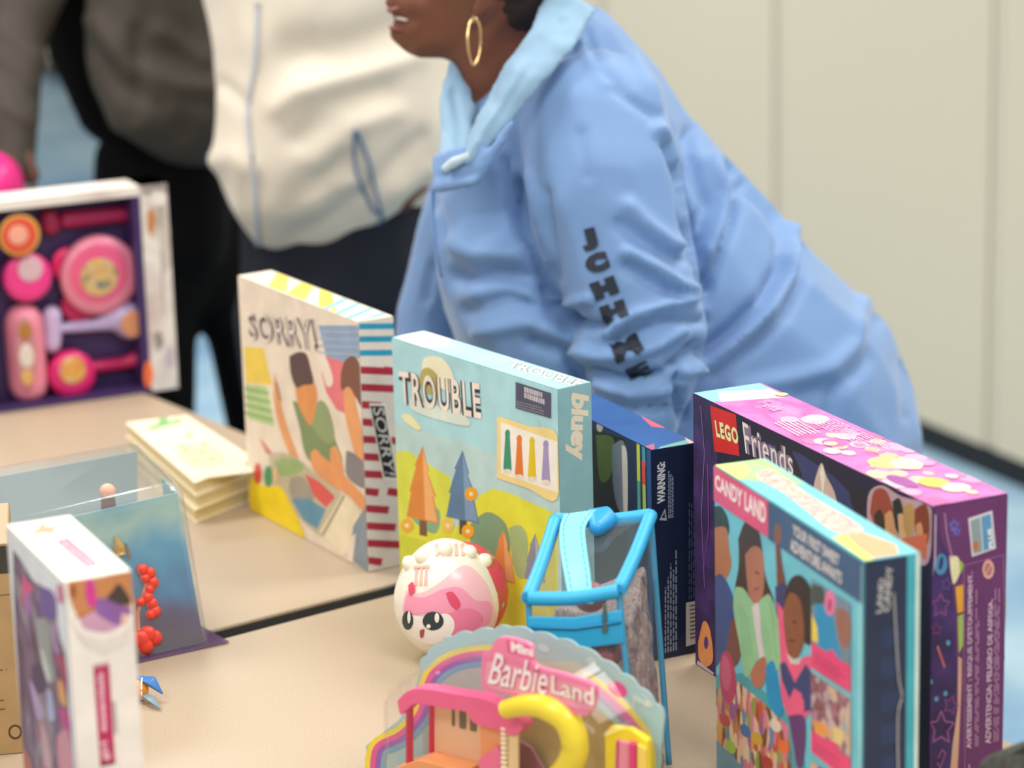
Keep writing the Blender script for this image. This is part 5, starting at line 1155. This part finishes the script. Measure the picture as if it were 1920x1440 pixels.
# body skin
chain(bm, px_chain([(640, -150, Yc, 130), (640, 100, Yc, 150), (640, 300, Yc, 140)], 1.0)); hd = at(600, -420, Yc); hull_part(bm, [(hd, (.085, .09, .11)), (hd + Vector((-.02, 0, -.06)), (.06, .06, .06))]); chain(bm, [(hd - zz * .08, .055), (at(640, -200, Yc), .07)])
arm2 = px_chain([(800, -100, Yc + .02, 62), (850, 130, Yc + .02, 50), (810, 300, Yc - .05, 36), (790, 335, Yc - .06, 28)]); chain(bm, arm2)
arm2b = px_chain([(520, -120, Yc + .14, 50), (540, 60, Yc + .18, 42), (560, 200, Yc + .18, 32)]); chain(bm, arm2b)
for e in (arm2[-1][0], arm2b[-1][0]):
    for k, L_ in enumerate((.05, .064, .07, .06)):
        a = e + Vector((-.006 * 1, -.012 + .012 * k * .6, -.012 + .010 * k * .3)); b = a + Vector((-.018, 0, -L_ * .4)); chain(bm, [(a, .012), (b, .0085), (b + Vector((-.01, 0, -L_ * .4)), .007)])
    chain(bm, [(e + Vector((0, -.02, 0)), .011), (e + Vector((-.02, -.03, -.03)), .008)])
legs(bm, [at(545, 600, Yc - .02), at(650, 600, Yc + .08)], [(-.27, 3.82), (-.10, 3.93)], .06, .05, .035)
bm = organic(bm, .009, 4); build('body', bm, M('#6E4030', .5), P2, smooth=True)
bm = bmesh.new(); ball(bm, hd + Vector((.02, .0, .03)), (.095, .1, .10)); build('hair', bm, M('#2A1E1A', .8), P2, smooth=True)
bm = bmesh.new()
for a, b in zip(jk[:-1], jk[1:]): hull_part(bm, px_chain(a + b, 1.1))
hull_part(bm, px_chain(jk[0] + [(640, -200, Yc, 140)], 1.1)); chain(bm, px_chain([(810, -90, Yc + .02, 84), (860, 120, Yc + .02, 70), (826, 280, Yc - .03, 52)])); chain(bm, px_chain([(490, -120, Yc + .12, 84), (500, 60, Yc + .16, 74), (540, 200, Yc + .18, 60)]))
bm = organic(bm, .008, 5)
fold(bm, [([(520, 200), (560, 170), (620, 150), (700, 130), (780, 100)], 22, .010), ([(560, 260), (620, 200), (720, 170)], 24, -.008), ([(600, 300), (660, 240), (740, 210)], 22, .007), ([(560, 100), (650, 90), (760, 60)], 40, -.016), ([(600, 340), (640, 300)], 18, -.006), ([(560, 440), (640, 400), (720, 330), (790, 260)], 20, -.008), ([(580, 380), (620, 350), (660, 340)], 20, .007), ([(640, 470), (720, 400), (800, 320)], 18, .006),
  ([(410, 160), (450, 190)], 14, -.008), ([(395, 300), (440, 290), (470, 310)], 20, .008), ([(670, 250), (685, 330), (700, 400)], 6, -.006)], .010, 6, 3.0)
fle = build('fleece', bm, FL, P2, smooth=True, label='cream fleece jacket')
fb = bmesh.new(); fb.from_mesh(fle.data); fb.transform(Matrix.Translation(worldloc(fle))); fbv = BVHTree.FromBMesh(fb); fb.free()
def surf(bvh, x, y, off=.001):
    h = bvh.ray_cast(CAM, ray(x, y)); return h[0] + h[1] * off if h[0] else at(x, y, Yc)
bm = bmesh.new(); tube(bm, [surf(fbv, x, y, .0015) for x, y in [(q.x, q.y) for q in spline([(484, 4, 0), (482, 60, 0), (478, 120, 0), (468, 180, 0), (466, 240, 0), (474, 310, 0), (480, 380, 0), (484, 440, 0), (490, 490, 0)], 4)]], .0038, 8); build('front_zip', bm, M('#CDD0D6', .6), fle, label='pale blue front zip')
bm = bmesh.new(); tube(bm, [surf(fbv, x, y, .001) for x, y in [(q.x, q.y) for q in spline([(665, 244, 0), (664, 290, 0), (675, 345, 0), (700, 390, 0), (716, 405, 0), (712, 420, 0)], 4)]], .0022, 8)
tube(bm, [surf(fbv, x, y, .001) for x, y in [(q.x, q.y) for q in spline([(668, 246, 0), (688, 290, 0), (700, 340, 0), (715, 400, 0)], 4)]], .0022, 8); build('pocket_piping', bm, M('#5C7FA8', .5), fle, label='blue piped pocket opening')
bm = bmesh.new(); hm = [surf(fbv, x, y, .0) for x, y in ((500, 488), (560, 490), (610, 487), (660, 470), (710, 436))]; tube(bm, hm, .0028, 8); build('hem_piping', bm, M('#3E5070', .6), fle)
bm = bmesh.new(); hull_part(bm, px_chain([(560, 420, Yc, 110), (690, 380, Yc, 130), (590, 560, Yc, 150), (680, 560, Yc, 130)], 1.0)); legs(bm, [at(545, 600, Yc - .02), at(650, 600, Yc + .08)], [(-.27, 3.82), (-.10, 3.93)], .085, .07, .055)
bm = organic(bm, .010, 4); fold(bm, [], .006, 10); build('trousers', bm, M('#0E1524', .85), P2, smooth=True)
for fx, fy in ((-.27, 3.82), (-.10, 3.93)):
    bm = bmesh.new(); hull_part(bm, [(Vector((fx, fy + .02, .042)), .042), (Vector((fx - .08, fy - .13, .034)), .034)]); build('shoe', bm, M('#1A1A1E', .6), P2, smooth=True)

# ---------- person in the open grey jacket over black
Yg = 4.12
P3_ = thing('person', Vector((-.46, 4.2, 0)), 'person in an open charcoal jacket and black clothes at the far left', 'person')
BLK = M('#08080A', .9, .15)
bm = bmesh.new(); chain(bm, px_chain([(250, -160, Yg + .02, 110), (265, 80, Yg + .03, 70), (300, 250, Yg + .03, 60)], 1.0)); hd = at(220, -460, Yg); hull_part(bm, [(hd, (.085, .09, .11)), (hd + Vector((-.02, -.02, -.06)), (.06, .06, .06))]); chain(bm, [(hd - zz * .08, .055), (at(240, -210, Yg), .07)])
a3 = px_chain([(110, -90, Yg - .05, 52), (48, 60, Yg - .12, 44), (36, 200, Yg - .2, 34), (30, 290, Yg - .24, 24)]); chain(bm, a3)
a3b = px_chain([(340, -80, Yg + .1, 50), (370, 100, Yg + .16, 42), (380, 230, Yg + .16, 30)]); chain(bm, a3b)
for e in (a3[-1][0], a3b[-1][0]):
    for k, L_ in enumerate((.05, .064, .07, .06)):
        a = e + Vector((-.02 + .013 * k, -.004, -.015)); b = a + Vector((0, -.01, -L_ * .45)); chain(bm, [(a, .0105), (b, .0085), (b + Vector((0, -.012, -L_ * .4)), .007)])
    chain(bm, [(e + Vector((.018, -.01, 0)), .011), (e + Vector((.03, -.02, -.03)), .008)])
chain(bm, px_chain([(275, 300, Yg, 60), (285, 600, Yg, 50), (280, 1000, Yg, 42)])); chain(bm, px_chain([(330, 330, Yg, 50), (440, 620, Yg + .06, 36), (500, 1050, Yg + .1, 30)]))
bm = organic(bm, .009, 4); build('body', bm, M('#6A4638', .5), P3_, smooth=True)
bm = bmesh.new(); ball(bm, hd + Vector((.01, .02, .03)), (.095, .1, .10)); build('hair', bm, M('#1E1816', .8), P3_, smooth=True)
bm = bmesh.new(); hull_part(bm, px_chain([(130, -60, Yg + .02, 60), (330, -60, Yg + .02, 120), (120, 92, Yg + .03, 34), (330, 100, Yg + .03, 110), (200, 210, Yg + .02, 58), (330, 260, Yg + .02, 90)], .9)); bm = organic(bm, .01, 4); build('black_top', bm, BLK, P3_, smooth=True)
bm = bmesh.new(); hull_part(bm, px_chain([(235, 300, Yg, 62), (345, 300, Yg, 84), (245, 420, Yg, 72), (345, 450, Yg, 84)], 1.0))
chain(bm, px_chain([(255, 420, Yg, 80), (280, 600, Yg, 92), (284, 900, Yg, 84), (278, 1000, Yg, 74)])); chain(bm, px_chain([(350, 430, Yg + .05, 76), (440, 620, Yg + .06, 56), (485, 860, Yg + .08, 50), (500, 1050, Yg + .1, 45)]))
hull_part(bm, px_chain([(262, 470, Yg, 88), (360, 470, Yg + .04, 80), (300, 545, Yg, 80), (370, 540, Yg + .04, 52), (400, 430, Yg + .06, 50), (415, 520, Yg + .06, 40)])); chain(bm, px_chain([(400, 330, Yg + .06, 46), (410, 430, Yg + .06, 50), (440, 620, Yg + .06, 50)]))
P_ = [v.co.copy() for v in bm.verts]
bm = organic(bm, .010, 4); 
for v in bm.verts: v.co.z = max(v.co.z, .03)
build('trousers', bm, BLK, P3_, smooth=True)
for fx, fy in ((at(270, 1010, Yg).x, Yg), (at(498, 1050, Yg + .1).x, Yg + .1)):
    bm = bmesh.new(); hull_part(bm, [(Vector((fx, fy + .02, .042)), .042), (Vector((fx - .03, fy - .15, .034)), .034)]); build('shoe', bm, M('#151517', .6), P3_, smooth=True)
GJ = M('#4C463F', .7, .25, bump=.2, bscale=120)
bm = bmesh.new(); hull_part(bm, px_chain([(265, -40, Yg - .06, 96), (370, -60, Yg, 100), (235, 110, Yg - .08, 78), (360, 100, Yg - .02, 96)], .9)); hull_part(bm, px_chain([(235, 110, Yg - .08, 78), (360, 100, Yg - .02, 96), (275, 185, Yg - .08, 92), (340, 220, Yg - .06, 92), (385, 240, Yg - .02, 80)], .9))
chain(bm, px_chain([(70, -100, Yg - .06, 78), (30, 60, Yg - .12, 70), (20, 190, Yg - .2, 62), (26, 262, Yg - .23, 50), (26, 318, Yg - .245, 46)]))
hull_part(bm, px_chain([(60, -120, Yg, 80), (230, -170, Yg, 110), (360, -150, Yg, 110)]))
bm = organic(bm, .008, 5); fold(bm, [([(180, 40), (240, 120), (330, 160), (400, 170)], 18, .010), ([(170, 90), (220, 160), (300, 200)], 18, -.008), ([(255, 60), (262, 140), (250, 220)], 14, -.006), ([(300, 60), (380, 110)], 18, .008), ([(10, 60), (80, 110)], 16, .008), ([(0, 130), (70, 180)], 14, -.007), ([(10, 200), (60, 230)], 12, .006)], .012, 7, 5.0)
build('jacket', bm, GJ, P3_, smooth=True, label='charcoal grey quilted jacket')
